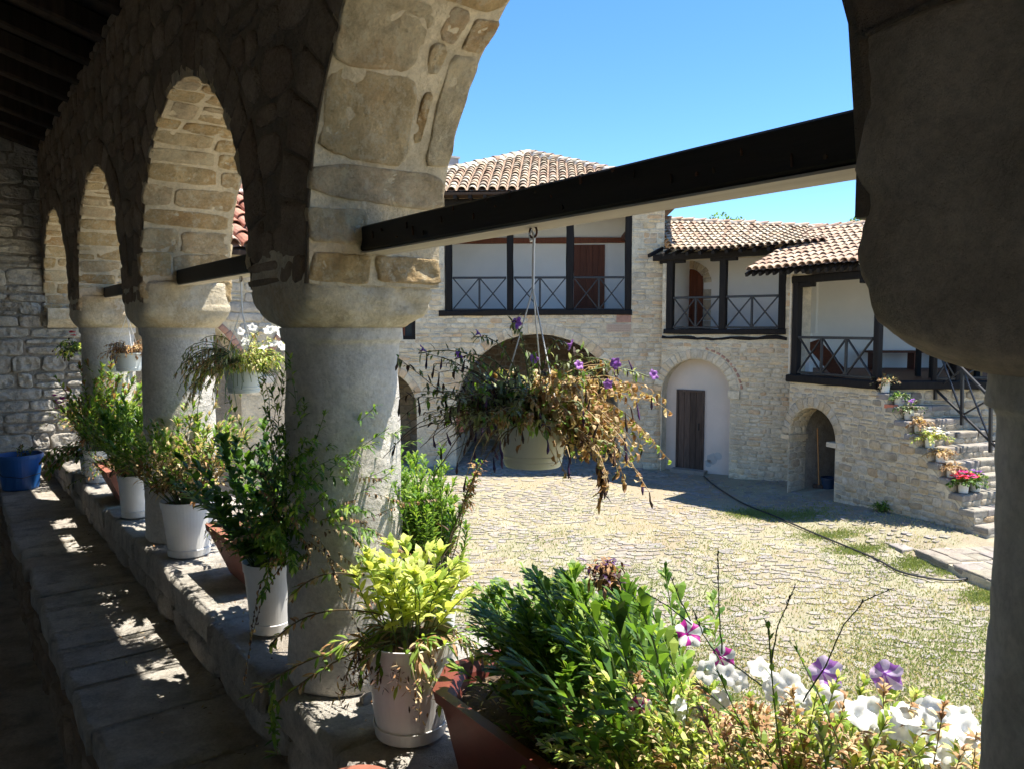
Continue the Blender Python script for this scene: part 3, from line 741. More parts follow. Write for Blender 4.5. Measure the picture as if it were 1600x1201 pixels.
def ridge(root, pts, mat, wd=.24, step=.36, name='ridge_tile'):
    me = tile_mesh(name, mat, wd, step * 1.15, .5, .018)
    for a, b in zip(pts, pts[1:]):
        n = max(1, round((b - a).length / step))
        for i in range(n):
            p = a.lerp(b, i / n); yv = (b - a).normalized(); xv = yv.cross(UPV).normalized(); zv = xv.cross(yv)
            m4 = Matrix((xv, yv, zv)).transposed().to_4x4(); m4.translation = p + UPV * (.02 + U(0, .015)); m4 = m4 @ Matrix.Rotation(-.05, 4, 'X') @ Matrix.Rotation(U(-.05, .05), 4, 'Z')
            o = link(name, me, root); o.matrix_local = m4
    mb = MB()
    for a, b in zip(pts, pts[1:]): mb.tube([a - UPV * .02, b - UPV * .02], wd * .56, 8)
    mb.build('ridge_mortar', M['ridgem'], root)

# ---------------------------------------------------------------- main house
mh = fthing('stone_house', 'two storey stone house with hipped tile roof, wide ground arch and timber loggia', 'house', FM)
X = FM.x
def Z(v, u=830, y=0): return FM.px(u, v, y)[1]
lx0, lx1 = X(695), X(986); lz0, lz1 = Z(490), Z(322)
a1 = arch_open((X(712) + X(968)) / 2, (X(968) - X(712)) / 2, Z(640), -.3, Z(522) - Z(640))
a2 = arch_open(X(596), X(650) - X(596), Z(640), -.3, Z(580) - Z(640))
lo = rect_open(lx0, lx1, lz0, lz1); wo = rect_open(X(612), X(649), Z(531), Z(478))
ops = [a1, a2, lo, wo]; top = Z(300)
mb = MB(); wall_body(mb, [-2.5, FM.len], k_(-.3), k_(top), ops, 0, .55); build_weld(mb, 'wall', M['mortar'], mh)
ok = outside(ops, .012); okr = outside([a1, a2], .0)
rc = (a1[0] + a1[1]) / 2; rr_ = (a1[1] - a1[0]) / 2; sp = Z(640); rk = (Z(522) - Z(640)) / rr_
def ellring(o, spz, w_, n, y=0):
    cx = (o[0] + o[1]) / 2; r = (o[1] - o[0]) / 2; k = (o[3](cx) - spz) / r
    return [[(a, spz + (b - 0) * (k + (1 - k) * max(0, (math.hypot(a - cx, b) - r)) / w_ * .3)) for a, b in p] for p in ring(cx, 0, r + .01, r + w_, .03, PI - .03, n)]
vous = ellring(a1, Z(640), .22, 30) + ellring(a2, Z(640), .2, 16)
brk = rect_open(X(962), X(986.5), Z(505), Z(487)); plq = rect_open(X(947), X(986.5), Z(521), Z(505.5))
okm = lambda x, z: ok(x, z) and okr(x, z) and outside([a1, a2], .235)(x, z) and outside([brk, plq], .01)(x, z)
stones_on(FM, mh, -2.3, FM.len - .01, -.1, top, okm, M['fac'], ((.08, .15), (.14, .40)), .013, 300, lambda u, v: u > 622 and v > 318, .022, vous)
# reveals of the big arch get stones of their own
for xx, s_ in ((a1[0], 1), (a1[1], -1)):
    st = rubble(.02, 4.5, 0, Z(640), (.12, .2), (.2, .5), .015, None, .3)
    emit(st, lambda a, b, d: (xx + s_ * d, a, b), .014, M['fac'], mh, 'passage_stone', 60, FM)
mb = MB(); mb.box(a1[0] - .4, a1[1] + .4, 4.6, 5.0, -.3, 3.2); mb.box(a1[0] - .4, a1[0] - .01, .56, 4.6, -.3, 3.2); mb.box(a1[1] + .01, a1[1] + .34, .56, 4.6, -.3, 3.2)
mb.box(-2.4, a1[0] - .42, 2.0, 2.4, -.3, 3.2); mb.build('passage_walls', M['endm'], mh)
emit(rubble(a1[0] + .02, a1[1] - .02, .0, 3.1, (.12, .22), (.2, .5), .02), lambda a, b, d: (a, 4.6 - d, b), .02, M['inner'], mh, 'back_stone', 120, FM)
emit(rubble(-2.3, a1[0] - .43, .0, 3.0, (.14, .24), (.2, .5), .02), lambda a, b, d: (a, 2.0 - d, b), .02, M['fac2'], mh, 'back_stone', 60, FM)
mb = MB(); mb.box(-2.4, FM.len - .36, .56, 5.0, 3.2, lz0 - .06); mb.build('upper_floor', M['joist'], mh)
MB().box(FM.len - .35, FM.len - .003, .552, 4.2, -.2, top).build('side_wall', M['mortar'], mh); MB().box(-2.5, -2.4, .552, 2.0, -.3, 3.2).build('side_wall', M['endm'], mh)
# loggia
yb = 2.0; tb = 4.9 + 0 * lz1
pl = MB(); pl.box(lx0 - .4, lx1 + .1, yb, yb + .2, lz0 - .05, lz1 + .4); pl.build('loggia_back_wall', M['plaster'], mh)
MB().box(lx0 - .45, lx0 - .3, .56, yb, lz0 - .05, lz1 + .4).build('loggia_side_wall', M['plaster'], mh); MB().box(lx1 + .02, lx1 + .2, .56, yb, lz0 - .05, lz1 + .4).build('loggia_side_wall', M['plaster'], mh)
MB().box(lx0 - .4, lx1 + .1, .56, yb, lz1 + .3, lz1 + .4).build('loggia_ceiling', M['joist'], mh); MB().box(lx0 - .3, lx1 + .02, .03, yb, lz0 - .05, lz0 - .01).build('loggia_floor', M['brown'], mh)
bz = FM.px(800, 377, yb)[1]; MB().bar((lx0 - .3, yb - .05, bz), (lx1 + .02, yb - .05, bz), .1, .14, seg=6, jit=.02).build('tie_beam', M['brown'], mh)
MB().bar((lx1 - .03, .56, bz + .05), (lx1 - .03, yb, bz + .05), .1, .14).build('tie_beam', M['brown'], mh)
dx0, dx1 = FM.x(896, yb), FM.x(944, yb); dz0 = lz0; dz1 = FM.px(900, 383, yb)[1]
dr = MB().box(dx0, dx1, yb - .02, yb + .03, dz0, dz1).build('door', M['brown'], mh)
for k in range(5): a = dx0 + (dx1 - dx0) * k / 5; MB().box(a + .006, a + (dx1 - dx0) / 5 - .006, yb - .045, yb - .022, dz0, dz1 - .02).build('plank', M['brown'], dr)
MB().box(lx1 - .005, lx1 + .018, 1.2, 1.7, lz0 + .7, lz0 + 1.3).build('niche_shutter', M['mortar'], mh)
# window embrasure high right, posts, sill, lintel
for u in (701.5, 797, 890, 981): x = X(u); MB().bar((x, .06, lz0), (x, .06, lz1 + .05), .15 if u != 890 else .18, .15, (0, 1, 0), seg=6, jit=.015).build('post', M['dark'], mh)
MB().bar((X(686), .03, lz0 + .01), (X(987), .03, lz0 + .03), .16, .13, seg=8, jit=.03).build('sill_beam', M['dark'], mh)
MB().bar((X(640), .03, lz1 + .07), (FM.len + .1, .03, lz1 + .07), .2, .18, seg=8, jit=.02).build('lintel_beam', M['dark'], mh)
MB().box(lx0 + .1, X(790), .02, .08, Z(345), Z(322)).build('upper_board', M['brown'], mh)
xs_ = [701.5, 797, 890, 981]
for a, b in zip(xs_, xs_[1:]): railing(FM, mh, X(a + 6), X(b - 6), Z(484), Z(434), 2, .02)
# window on the left
wn = MB(); x0, x1, z0, z1 = wo[0], wo[1], Z(531), Z(478)
f = MB(); t_ = .09; f.box(x0, x1, .02, .10, z0, z0 + t_); f.box(x0, x1, .02, .10, z1 - t_, z1); f.box(x1 - t_, x1, .021, .10, z0 + t_, z1 - t_); f.box(x0, x0 + t_, .021, .10, z0 + t_, z1 - t_)
wf = f.build('window', M['dark'], mh); MB().box(x0 + t_, x1 - t_, .08, .1, z0 + t_, z1 - t_).build('pane', M['glassdark'], wf)
MB().box((x0 + x1) / 2 - .02, (x0 + x1) / 2 + .02, .05, .079, z0 + t_, z1 - t_).build('glazing_bar', M['brown'], wf)
# brick, plaque, dark hole
MB().box(X(963), X(986), -.012, .1, Z(504), Z(488)).build('red_brick_block', M['brick'], mh)
pq = MB().box(X(948), X(986), -.02, .1, Z(519), Z(506.5)).build('inscribed_plaque', M['plaque'], mh)
mb = MB(); z0, z1 = Z(518), Z(507.5)
for r_ in range(4):
    x = X(949.5)
    while x < X(984.5):
        w_ = rnd.uniform(.012, .03); zz = z0 + (z1 - z0) * (r_ + .25) / 4; mb.box(x, x + w_ * .5, -.0215, -.0195, zz, zz + (z1 - z0) / 4 * .55); x += w_
mb.build('worn_lettering', M['ink'], pq)
MB().box(X(650), X(661), -.05, .1, Z(408), Z(401)).build('hole_patch', M['dark'], mh)  # black block standing in for the shade of a small wall hole
# roof: front slope and two side slopes
ez = Z(299, 830) ; ov = .5
el = FM.w(X(470), -ov, FM.px(690, 300, -ov)[1]); er = FM.w(FM.x(1077, -ov), -ov, FM.px(690, 300, -ov)[1])
apex = at(825, 241, 22.3)
al = FM.loc(el); ar = FM.loc(er); ap = FM.loc(apex); al.x = 2 * ap.x - ar.x; el = FM.w(al.x, al.y, al.z)
root = fthing('hipped_roof', 'hipped clay tile roof of the main stone house', 'roof', FM)
mh2 = empty('tiled_roof', 'hipped clay barrel tile roof rising to a point on the tallest stone house', 'roof', (0, 0, 0)); bpy.data.objects.remove(root)
Hv = FM.w(ap.x, ap.y, ap.z) - FM.w(ap.x, al.y, al.z)
Wd = ar.x - al.x
tiled_patch(mh2, el, er, er + Hv, el + Hv, .235, .30, M['tile'], lambda s, t: t < 1 - abs(s - .5) * 2 + .01, 300)
bl = FM.w(al.x, 2 * ap.y - al.y, al.z); br_ = FM.w(ar.x, 2 * ap.y - ar.y, ar.z)
link('side_slope', mesh('side_slope', [er, br_, apex, el, bl], [(0, 1, 2), (4, 3, 2), (1, 4, 2)], M['chan']), mh2)
sof = [p + UPV * dz for dz in (-.01, -.07) for p in (el, er, br_, bl)]
link('soffit', mesh('soffit', sof, [(0, 1, 2, 3), (7, 6, 5, 4), (0, 4, 5, 1), (1, 5, 6, 2), (2, 6, 7, 3), (3, 7, 4, 0)], M['joist']), mh2)
ridge(mh2, [er, apex], M['tile'], .26); ridge(mh2, [el, apex], M['tile'], .26)
for k in range(22):
    x = al.x + .2 + (Wd - .4) * k / 21; p = FM.w(x, -ov + .02, al.z - .11); q = FM.w(x, .6, al.z - .11); MB().bar(p, q, .08, .09).build('rafter', M['dark'], mh2)
ch = empty('chimney', 'grey rendered chimney stub behind the hipped roof', 'chimney', (0, 0, 0)); c0 = at(701, 280, 21.5)
mb = MB(); mb.box(c0.x - .2, c0.x + .2, c0.y - .2, c0.y + .2, c0.z - 1.2, at(690, 249, 21.5).z); mb.build('stack', M['grey'], ch); z9 = at(690, 249, 21.5).z; MB().box(c0.x - .23, c0.x + .23, c0.y - .23, c0.y + .23, z9, z9 + .05).build('cap', M['grey'], ch)
# stone pier rising right of the loggia is part of the facade; terracotta pot hanging in the passage
def simple_pot(name, label, loc, r, h, mat, taper=.7, grp=None):
    root = empty(name, label, 'pot', loc, 0, grp)
    MB().lathe([(r * taper, 0), (r * .98, h * .82), (r * 1.08, h * .83), (r * 1.08, h), (r * .98, h), (r * .92, h * .9)], n=20, m=0).build('pot_wall', mat, root, smooth=False)
    MB().lathe([(.001, h * .85), (r * .93, h * .9)], n=20, cap0=False).build('soil', M['soil'], root); return root
p_ = at(722, 673, 18.6); simple_pot('terracotta_pot', 'terracotta pot hanging at the left inside the wide ground arch', p_, .16, .5, M['terra'], .7)
mb = MB(); mb.tube([p_ + UPV * .5, p_ + UPV * 1.1], .008, 4); o = mb.build('cord', M['iron']); tag(o, 'cord holding the terracotta pot in the wide ground arch', 'cord')

# ---------------------------------------------------------------- middle house
bh = fthing('stone_house', 'middle stone house with pink plastered arch, narrow door and small timber balcony', 'house', FB)
X = FB.x
def Z(v, u=1130, y=0): return FB.px(u, v, y)[1]
lx0, lx1 = X(1040), X(1226); lz0, lz1 = Z(517), Z(402); LB = FB.len
uA = X(1034.5) + .02; uB = X(1143); a1 = arch_open((uA + uB) / 2, (uB - uA) / 2, Z(615, 1090), -.3, Z(561, 1090) - Z(615, 1090))
lo = rect_open(lx0, lx1, lz0, lz1)
mb = MB(); wall_body(mb, [0, LB], k_(-.3), k_(lz1 + .25), [a1, lo], 0, .5); build_weld(mb, 'wall', M['mortar'], bh)
ok1 = outside([a1, lo], .012); ok2 = outside([a1], .24)
bz_ = Z(528); okm = lambda x, z: ok1(x, z) and (ok2(x, z) or z < Z(615, 1090)) and not (bz_ - .07 < z < bz_ + .07)
stones_on(FB, bh, .01, LB - .01, -.05, lz1 + .2, okm, M['fac'], ((.07, .13), (.12, .32)), .016, 300, None, .02, ellring(a1, Z(615, 1090), .22, 22))
rg = [[(cx_, cz_) for cx_, cz_ in p] for p in ellring(a1, Z(615, 1090), .22, 1)]
ac = (a1[0] + a1[1]) / 2; rb = (a1[1] - a1[0]) / 2; spz = Z(615, 1090); kz = (Z(561, 1090) - spz) / rb
emit([[(ac + (r * math.cos(tt)), spz + r * math.sin(tt) * kz) for r, tt in ((rb + .25, a + .02), (rb + .25, a + .11), (rb + .30, a + .11), (rb + .30, a + .02))] for a in [i * .125 for i in range(1, 11)]],
     lambda a, b, d: (a, -d, b), .02, M['brick'], bh, 'brick')
MB().box(uA - .0, uB + .25, .30, .34, -.3, Z(555, 1090)).build('plastered_infill', M['pinkplaster'], bh)
d0, d1 = FB.x(1063, .3), FB.x(1100, .3); dz0, dz1 = FB.px(1080, 731, .3)[1], FB.px(1080, 612, .3)[1]
fr = MB(); fr.box(d0 - .05, d0, .25, .31, dz0, dz1 + .05); fr.box(d1, d1 + .05, .25, .31, dz0, dz1 + .05); fr.box(d0, d1, .251, .31, dz1, dz1 + .05); dd = fr.build('door_frame', M['brownold'], bh)
for k in range(4): a = d0 + (d1 - d0) * k / 4; MB().box(a + .004, a + (d1 - d0) / 4 - .004, .27, .30, dz0, dz1).build('plank', M['brownold'], dd)
MB().bar((d1 - .08, .25, 1.0), (d1 - .08, .25, 1.16), .02, .03).build('handle', M['iron'], dd)
MB().box(d0 - .1, d1 + .15, .02, .3, -.2, dz0 - .003).build('door_step', M['cob'], bh)
for (u, v, r) in ((1112, 716, .14), (1122, 712, .10), (1107, 724, .10)):   # patches where the plaster has fallen
    x, z = FB.px(u, v, .3); mb = MB(); ps = [(x + r * U(.7, 1.1) * math.cos(a * PI / 5), .298, z + r * U(.7, 1.1) * math.sin(a * PI / 5)) for a in range(10)]; mb.add(ps, [tuple(range(10))]); mb.build('bare_patch', M['grey'], bh)
# impost block
MB().box(a1[1] - .04, a1[1] + .22, -.05, .28, Z(622, 1142), Z(610, 1142)).build('impost', M['fac'], bh)
# balcony room
yb = 1.6
MB().box(lx0 - .3, lx1 + .3, yb, yb + .2, lz0 - .05, lz1 + .5).build('balcony_back_wall', M['plaster'], bh)
MB().box(lx1 + .02, lx1 + .15, .5, yb, lz0 - .05, lz1 + .2).build('balcony_side_wall', M['plaster'], bh); MB().box(lx0 - .15, lx0 - .02, .5, yb, lz0 - .05, lz1 + .2).build('balcony_side_wall', M['plaster'], bh)
MB().box(lx0, lx1, .02, yb, lz0 - .1, lz0 - .02).build('balcony_floor', M['brown'], bh); MB().box(lx0 - .1, lx1 + .1, .02, yb, lz1 + .2, lz1 + .28).build('balcony_ceiling', M['joist'], bh)
c0, c1 = FB.x(1056, yb), FB.x(1098, yb); zt = FB.px(1075, 421, yb)[1]; r0 = (c1 - c0) / 2; cx_ = (c0 + c1) / 2
mb = MB(); ps = [(c0, lz0 - .02), (c1, lz0 - .02)] + [(cx_ + r0 * math.cos(a), zt - r0 + r0 * math.sin(a)) for a in [PI * i / 12 for i in range(13)]]
n = len(ps); mb.add([(a, yb - .03, b) for a, b in ps] + [(a, yb - .001, b) for a, b in ps], [tuple(range(n)), tuple(reversed(range(n, 2 * n)))] + [(i, i + n, (i + 1) % n + n, (i + 1) % n) for i in range(n)]); dd = mb.build('arched_door', M['brown'], bh)
for k in range(5): a = c0 + 2 * r0 * (k + .5) / 5; hh = zt - r0 + math.sqrt(max(0, r0 ** 2 - (a - cx_) ** 2)) - .04; MB().box(a - r0 / 5 + .008, a + r0 / 5 - .008, yb - .048, yb - .0305, lz0, hh).build('plank', M['brown'], dd)
jb = ring(cx_, zt - r0, r0 + .01, r0 + .2, 0, PI, 11) + [[(x, z0), (x + .19, z0), (x + .19, z0 + .24), (x, z0 + .24)] for x in (c0 - .2, c1 + .01) for z0 in (lz0, lz0 + .26, lz0 + .52, lz0 + .78)]
emit(jb, lambda a, b, d: (a, yb - d, b), .04, M['fac'], bh, 'jamb_stone')
for u in (1045.5, 1128, 1221): MB().bar((X(u), .06, lz0), (X(u), .06, lz1), .16, .16, (0, 1, 0), seg=5, jit=.012).build('post', M['dark'], bh)
for u in (1048, 1128, 1219): MB().bar((X(u) - .3, .06, lz1 - .03), (X(u) + .3, .06, lz1 - .03), .14, .10).build('bracket', M['dark'], bh)
MB().bar((X(1038), .02, lz0 - .02), (X(1228), .02, lz0 - .02), .16, .12, seg=6, jit=.02).build('sill_beam', M['dark'], bh)
MB().bar((X(1021), .0, lz1 + .06), (X(1240), .0, lz1 + .06), .2, .15, seg=6, jit=.02).build('lintel_beam', M['dark'], bh)
MB().bar((X(1035), -.02, bz_), (X(1230), -.02, bz_), .06, .06, seg=14, jit=.06).build('embedded_beam', M['dark'], bh)
for a, b in ((1045.5, 1128), (1128, 1221)): railing(FB, bh, X(a + 6), X(b - 6), Z(512), Z(464), 2, .02)
# roof
rt2 = empty('tiled_roof', 'shallow tile roof over the middle house with the arched balcony door', 'roof', (0, 0, 0)); ov = .6
e0 = FB.w(-1.6, -ov, FB.px(1033, 392, -ov)[1]); e1 = FB.w(LB + .75, -ov, FB.px(1033, 392, -ov)[1] - .02)
r0_ = at(1034, 337, 20.2); dz_ = r0_.z - e0.z; k0 = FB.w(-1.6, 2.1, r0_.z); k1 = FB.w(LB + .75, 2.1, at(1275, 362, 18.0).z + .02)
def okroof(s_, t_):
    q = FM.loc(e0.lerp(e1, s_).lerp(k0.lerp(k1, s_), t_)); return q.x > FM.len + .02
tiled_patch(rt2, e0, e1, k1, k0, .15, .26, M['tile'], okroof, 300, .14)
ridge(rt2, [k1, k0], M['tile2'], .2, .32)
bk = [k0, k1, FB.w(LB + .75, 4.8, e0.z), FB.w(-1.6, 4.8, e0.z)]
link('rear_slope', mesh('rear_slope', bk, [(0, 1, 2, 3)], M['chan']), rt2)
for k in range(14):
    x = -.1 + (LB + .9) * k / 13; MB().bar(FB.w(x, -ov + .02, e0.z - .10), FB.w(x, .3, e0.z + .16), .07, .08).build('rafter', M['dark'], rt2)

# ---------------------------------------------------------------- gallery house with the stair
gh = fthing('gallery_house', 'whitewashed open gallery on a stone base with low arched doorway', 'house', FG)
X = FG.x
fz = 3.4 - .95; tz = 3.4 + .98; XC = 2.13; st_t = [XC + .02, 4.28]; st_z = [3.4 - 1.10, .10]
ga0, ga1 = X(1237), X(1311); sG = 3.4 - 2.17; aG = arch_open((ga0 + ga1) / 2, (ga1 - ga0) / 2, sG, -.3, .62)
def topg(x): return fz - .13 if x <= XC else max(.12, st_z[0] + (st_z[1] - st_z[0]) * (x - st_t[0]) / (st_t[1] - st_t[0]))
mb = MB(); wall_body(mb, [-.0, XC, 4.3], k_(-.3), lambda x: topg(x), [aG], 0, .45)
build_weld(mb, 'base_wall', M['mortar'], gh)
okg = lambda x, z: outside([aG], .012)(x, z) and (outside([aG], .2)(x, z) or z < sG) and z < topg(x) - .02
stones_on(FG, gh, .01, 4.28, -.05, fz, okg, M['fac2'], ((.08, .16), (.11, .28)), .018, 300, None, .02, ring((ga0 + ga1) / 2, sG, (ga1 - ga0) / 2 + .01, (ga1 - ga0) / 2 + .2, .03, PI - .03, 15), 0, .2, .4)
for xx in (ga0, ga1): MB().box(xx - .19, xx + .05, -.04, .46, sG - .09, sG).build('impost', M['fac'], gh)
gr_ = (ga1 - ga0) / 2; gc_ = (ga0 + ga1) / 2
emit(rubble(.01, .44, .0, sG - .1, (.1, .16), (.15, .3), .015), lambda a, b, d: (ga0 + d, a, b), .014, M['fac2'], gh, 'jamb_stone', 40, FG)
emit(rubble(.01, .44, .02, PI * gr_ * .9, (.1, .16), (.15, .3), .015), lambda s, t, d: (gc_ - (gr_ - d) * math.cos(t / gr_), s, sG + (gr_ - d) * math.sin(t / gr_) * .62 / gr_), .012, M['fac'], gh, 'soffit_stone', 60, FG)
# room behind the low arch: darker walls and widened door stand for its shade
mb = MB(); mb.box(-.1, 2.1, 2.2, 2.3, -.2, fz - .2); mb.box(-.1, 0.0, .45, 2.2, -.2, fz - .2); mb.box(2.05, 2.12, .45, 2.2, -.2, fz - .2); mb.build('undercroft_walls', M['endm'], gh)
MB().box(-.1, 2.1, .3, 2.3, fz - .22, fz - .15).build('undercroft_ceiling', M['joist'], gh)
MB().box(gc_ - .02, gc_ + .62, .8, .86, -.1, 1.95).build('open_door', M['brownold'], gh)
# gallery room
yb2 = 3.3
bw0 = FG.loc(at(1270, 500, 18.3)); 
def W2(p): q = FG.loc(p); return (q.x, q.y, q.z)
a = at(1243, 500, 15.9); b_ = at(1270, 500, 18.3); c_ = at(1700, 500, 18.3)
def vwall(p, q, z0, z1, name, mat, root, F, th=.12):
    d = (q - p); d.z = 0; d.normalize(); n = Vector((-d.y, d.x, 0)) * th
    pts = [p, q, q + n, p + n]; vs = [F.loc(Vector((s.x, s.y, z))) for z in (z0, z1) for s in pts]
    return link(name, mesh(name, vs, [(0, 3, 2, 1), (4, 5, 6, 7), (0, 1, 5, 4), (1, 2, 6, 5), (2, 3, 7, 6), (3, 0, 4, 7)], mat), root)
vwall(a, b_, fz, tz + .2, 'end_wall', M['plaster'], gh, FG); vwall(b_, c_, fz, tz + .2, 'back_wall', M['plaster'], gh, FG)
fl = [G0, GC, cw(12, 13.62), cw(12, 18.3), at(1270, 500, 18.3)]; fl = [FG.loc(Vector((p.x, p.y, z))) for z in (fz - .1, fz) for p in fl]
link('gallery_floor', mesh('gallery_floor', fl, [(4, 3, 2, 1, 0), (5, 6, 7, 8, 9)] + [(i, (i + 1) % 5, (i + 1) % 5 + 5, i + 5) for i in range(5)], M['brown']), gh)
link('gallery_ceiling', mesh('gallery_ceiling', [(x, y, z + tz + .30 - fz) for x, y, z in fl], [(4, 3, 2, 1, 0), (5, 6, 7, 8, 9)] + [(i, (i + 1) % 5, (i + 1) % 5 + 5, i + 5) for i in range(5)], M['joist']), gh)
MB().bar((-.02, .0, fz - .06), (XC + .05, .0, fz - .06), .2, .15, seg=6, jit=.02).build('floor_beam', M['dark'], gh)
MB().bar((.0, .05, tz - .02), (XC + .05, .05, tz - .02), .15, .14, seg=5, jit=.01).build('top_beam', M['dark'], gh)
for x, w_ in ((.09, .15), (XC - .03, .125)): MB().bar((x, .06, fz), (x, .06, tz), w_, w_, (0, 1, 0), seg=6, jit=.01).build('post', M['dark'], gh)
for x, s_ in ((.2, 1), (XC - .12, -1)): MB().bar((x, .06, tz - .13), (x + s_ * .3, .06, tz - .13), .15, .09).build('bracket', M['dark'], gh); 
MB().box(-.04, -.003, -.01, .5, fz - .1, tz + .1).build('corner_strip', M['fac'], gh)
railing(FG, gh, .2, XC - .1, fz + .06, 3.4 - .19, 3, .02)
# front right of the corner
gz0 = fz
gh2 = fthing('open_gallery', 'right hand front of the white gallery above the stone stair', 'gallery', FH)
MB().bar((.0, .0, fz - .06), (4.0, 0, fz - .06), .2, .15, seg=6, jit=.01).build('floor_beam', M['dark'], gh2)
MB().bar((.0, .05, tz - .02), (4.0, 0.05, tz - .02), .18, .17).build('top_beam', M['dark'], gh2)
xr = FH.x(1501); MB().bar((xr, .1, fz), (xr, .1, tz), .16, .16, (0, 1, 0)).build('post', M['dark'], gh2); MB().bar((3.9, .1, fz), (3.9, .1, tz), .16, .16, (0, 1, 0)).build('post', M['dark'], gh2)
railing(FH, gh2, xr + .06, xr + 1.0, fz + .06, FH.px(1530, 545)[1], 1, .08); railing(FH, gh2, xr + 1.0, 3.8, fz + .06, FH.px(1530, 545)[1], 1, .08)
MB().box(.3, 4.0, .05, .4, -.2, fz - .13).build('base_wall', M['mortar'], gh2)
emit(rubble(.9, 3.9, .1, fz - .14, (.12, .2), (.18, .4), .02), lambda a, b, d: (a, .05 - d, b), .02, M['fac2'], gh2, 'stone', 120, FH)
# small window in the back wall
q0 = at(1412, 519, 18.2); q1 = at(1440, 519, 18.2); FW2 = Frame(q0, q1); wz0, wz1 = at(1420, 519, 18.2).z, at(1420, 500, 18.2).z
wn = fthing('gallery_window', 'small square window in the white back wall of the gallery', 'window', FW2)
f = MB(); l_ = FW2.len; f.box(0, l_, -.02, .04, wz0, wz0 + .05); f.box(0, l_, -.02, .04, wz1 - .05, wz1); f.box(0, .05, -.019, .04, wz0 + .05, wz1 - .05); f.box(l_ - .05, l_, -.019, .04, wz0 + .05, wz1 - .05); f.build('frame', M['brown'], wn)
MB().box(.05, l_ - .05, .0, .02, wz0 + .05, wz1 - .05).build('pane', M['glasssky'], wn)
# benches, table, leaning plank, box
def bench(label, pa, pb, z, d, mat, back=False):
    F_ = Frame(pa, pb); r = empty('wooden_bench', label, 'bench', (F_.o.x, F_.o.y, fz), F_.rz)
    MB().box(0, F_.len, -d, 0, z - .05, z).build('seat', mat, r)
    for x in (.08, F_.len / 2, F_.len - .14): MB().box(x, x + .07, -d + .02, -.02, 0, z - .05).build('leg', mat, r)
    return r
bench('long dark brown bench against the white gallery wall', at(1350, 560, 18.1), at(1484, 560, 18.1), .42, .35, M['brown'])
bench('orange brown bench beside the right railing of the gallery', at(1508, 565, 15.2), at(1600, 565, 15.2), .40, .35, M['honey'])
bench('dark bench against the wall right of the table', at(1500, 560, 18.1), at(1640, 560, 18.1), .42, .35, M['brown'])
tp = at(1450, 527, 14.6); tq = at(1540, 527, 14.6); FT = Frame(tp, tq); tb_ = empty('wooden_table', 'dark table with a thick top standing behind the stair railing', 'table', (FT.o.x, FT.o.y, fz), FT.rz)
hz = tp.z - fz; MB().box(0, FT.len, -.1, .6, hz - .05, hz).build('tabletop', M['dark'], tb_)
for x in (.08, FT.len - .15):
    for y in (0, .5): MB().box(x, x + .08, y, y + .08, 0, hz - .05).build('leg', M['dark'], tb_)
pa, pb = at(1269, 535, 16.3), at(1312, 585, 15.4); r = empty('leaning_plank', 'brown plank leaning behind the gallery railing', 'plank', (pb.x, pb.y, fz))
MB().bar(Vector((0, 0, .03)), Vector((pa.x - pb.x, pa.y - pb.y, pa.z - fz)), .30, .04, FW).build('plank_board', M['brown'], r)
pb = at(1256, 584, 15.9); r = empty('white_box', 'white box with a pot of plants at the left end of the gallery', 'box', (pb.x, pb.y, fz), .3); MB().box(-.14, .14, -.14, .14, 0, .26).build('crate', M['plaster'], r); MB().box(-.16, .16, -.16, .16, .26, .29).build('lid', M['plaster'], r)
# roof of the gallery house
rg_ = empty('tiled_roof', 'sloping tile roof with scalloped eave over the white gallery', 'roof', (0, 0, 0))
A = at(1165, 419, 15.55); d_ = FG.d.copy(); nrm = FG.n.copy(); zE = 3.4 + 1.17; A.z = zE; B = at(1354, 405, 13.7); B.z = zE; d_ = (B - A).normalized(); nrm = Vector((-d_.y, d_.x, 0)); up = nrm * 2.7 + UPV * .98
cR = (2.7 - nrm.dot(FW) * 2.7) / nrm.dot(RT); HP = B + RT * cR + FW * 2.7 + UPV * .98
def gk(s_, t_): q = A.lerp(B, s_) + up * t_ - B; return q.dot(nrm) <= q.dot(FW) + .02
tiled_patch(rg_, A, B, B + up, A + up, .16, .26, M['tile2'], gk, 300, .15)
ridge(rg_, [HP, A + up], M['tile2'], .22, .33); ridge(rg_, [B, HP], M['tile2'], .22, .33); ridge(rg_, [HP + RT * 3.6, HP], M['tile2'], .22, .33)
nB = FW * 2.7 + UPV * .98; C2 = B + RT * 4.5
def gk2(s_, t_): q = B.lerp(C2, s_) + nB * t_ - B; return q.dot(FW) <= q.dot(nrm) + .02
tiled_patch(rg_, B, C2, C2 + nB, B + nB, .16, .26, M['tile2'], gk2, 0, .15)
link('rear_slope', mesh('rear_slope', [A + up, HP, HP + nrm * 2.7 - UPV * .98, A + up + nrm * 2.7 - UPV * .98, HP + RT * 3.6, HP + RT * 3.6 + FW * 2.7 - UPV * .98, HP + FW * 2.7 - UPV * .98], [(0, 1, 2, 3), (1, 4, 5, 6), (1, 6, 2)], M['chan']), rg_)
for k in range(17):
    p = A.lerp(B, k / 16) - UPV * .11; MB().bar(p + nrm * .03, p + nrm * 1.1 + UPV * .48, .06, .08).build('rafter', M['dark'], rg_)
MB().bar(A - UPV * .10 + nrm * .3 + UPV * .12, B - UPV * .10 + nrm * .3 + UPV * .12, .08, .08).build('eave_purlin', M['dark'], rg_)

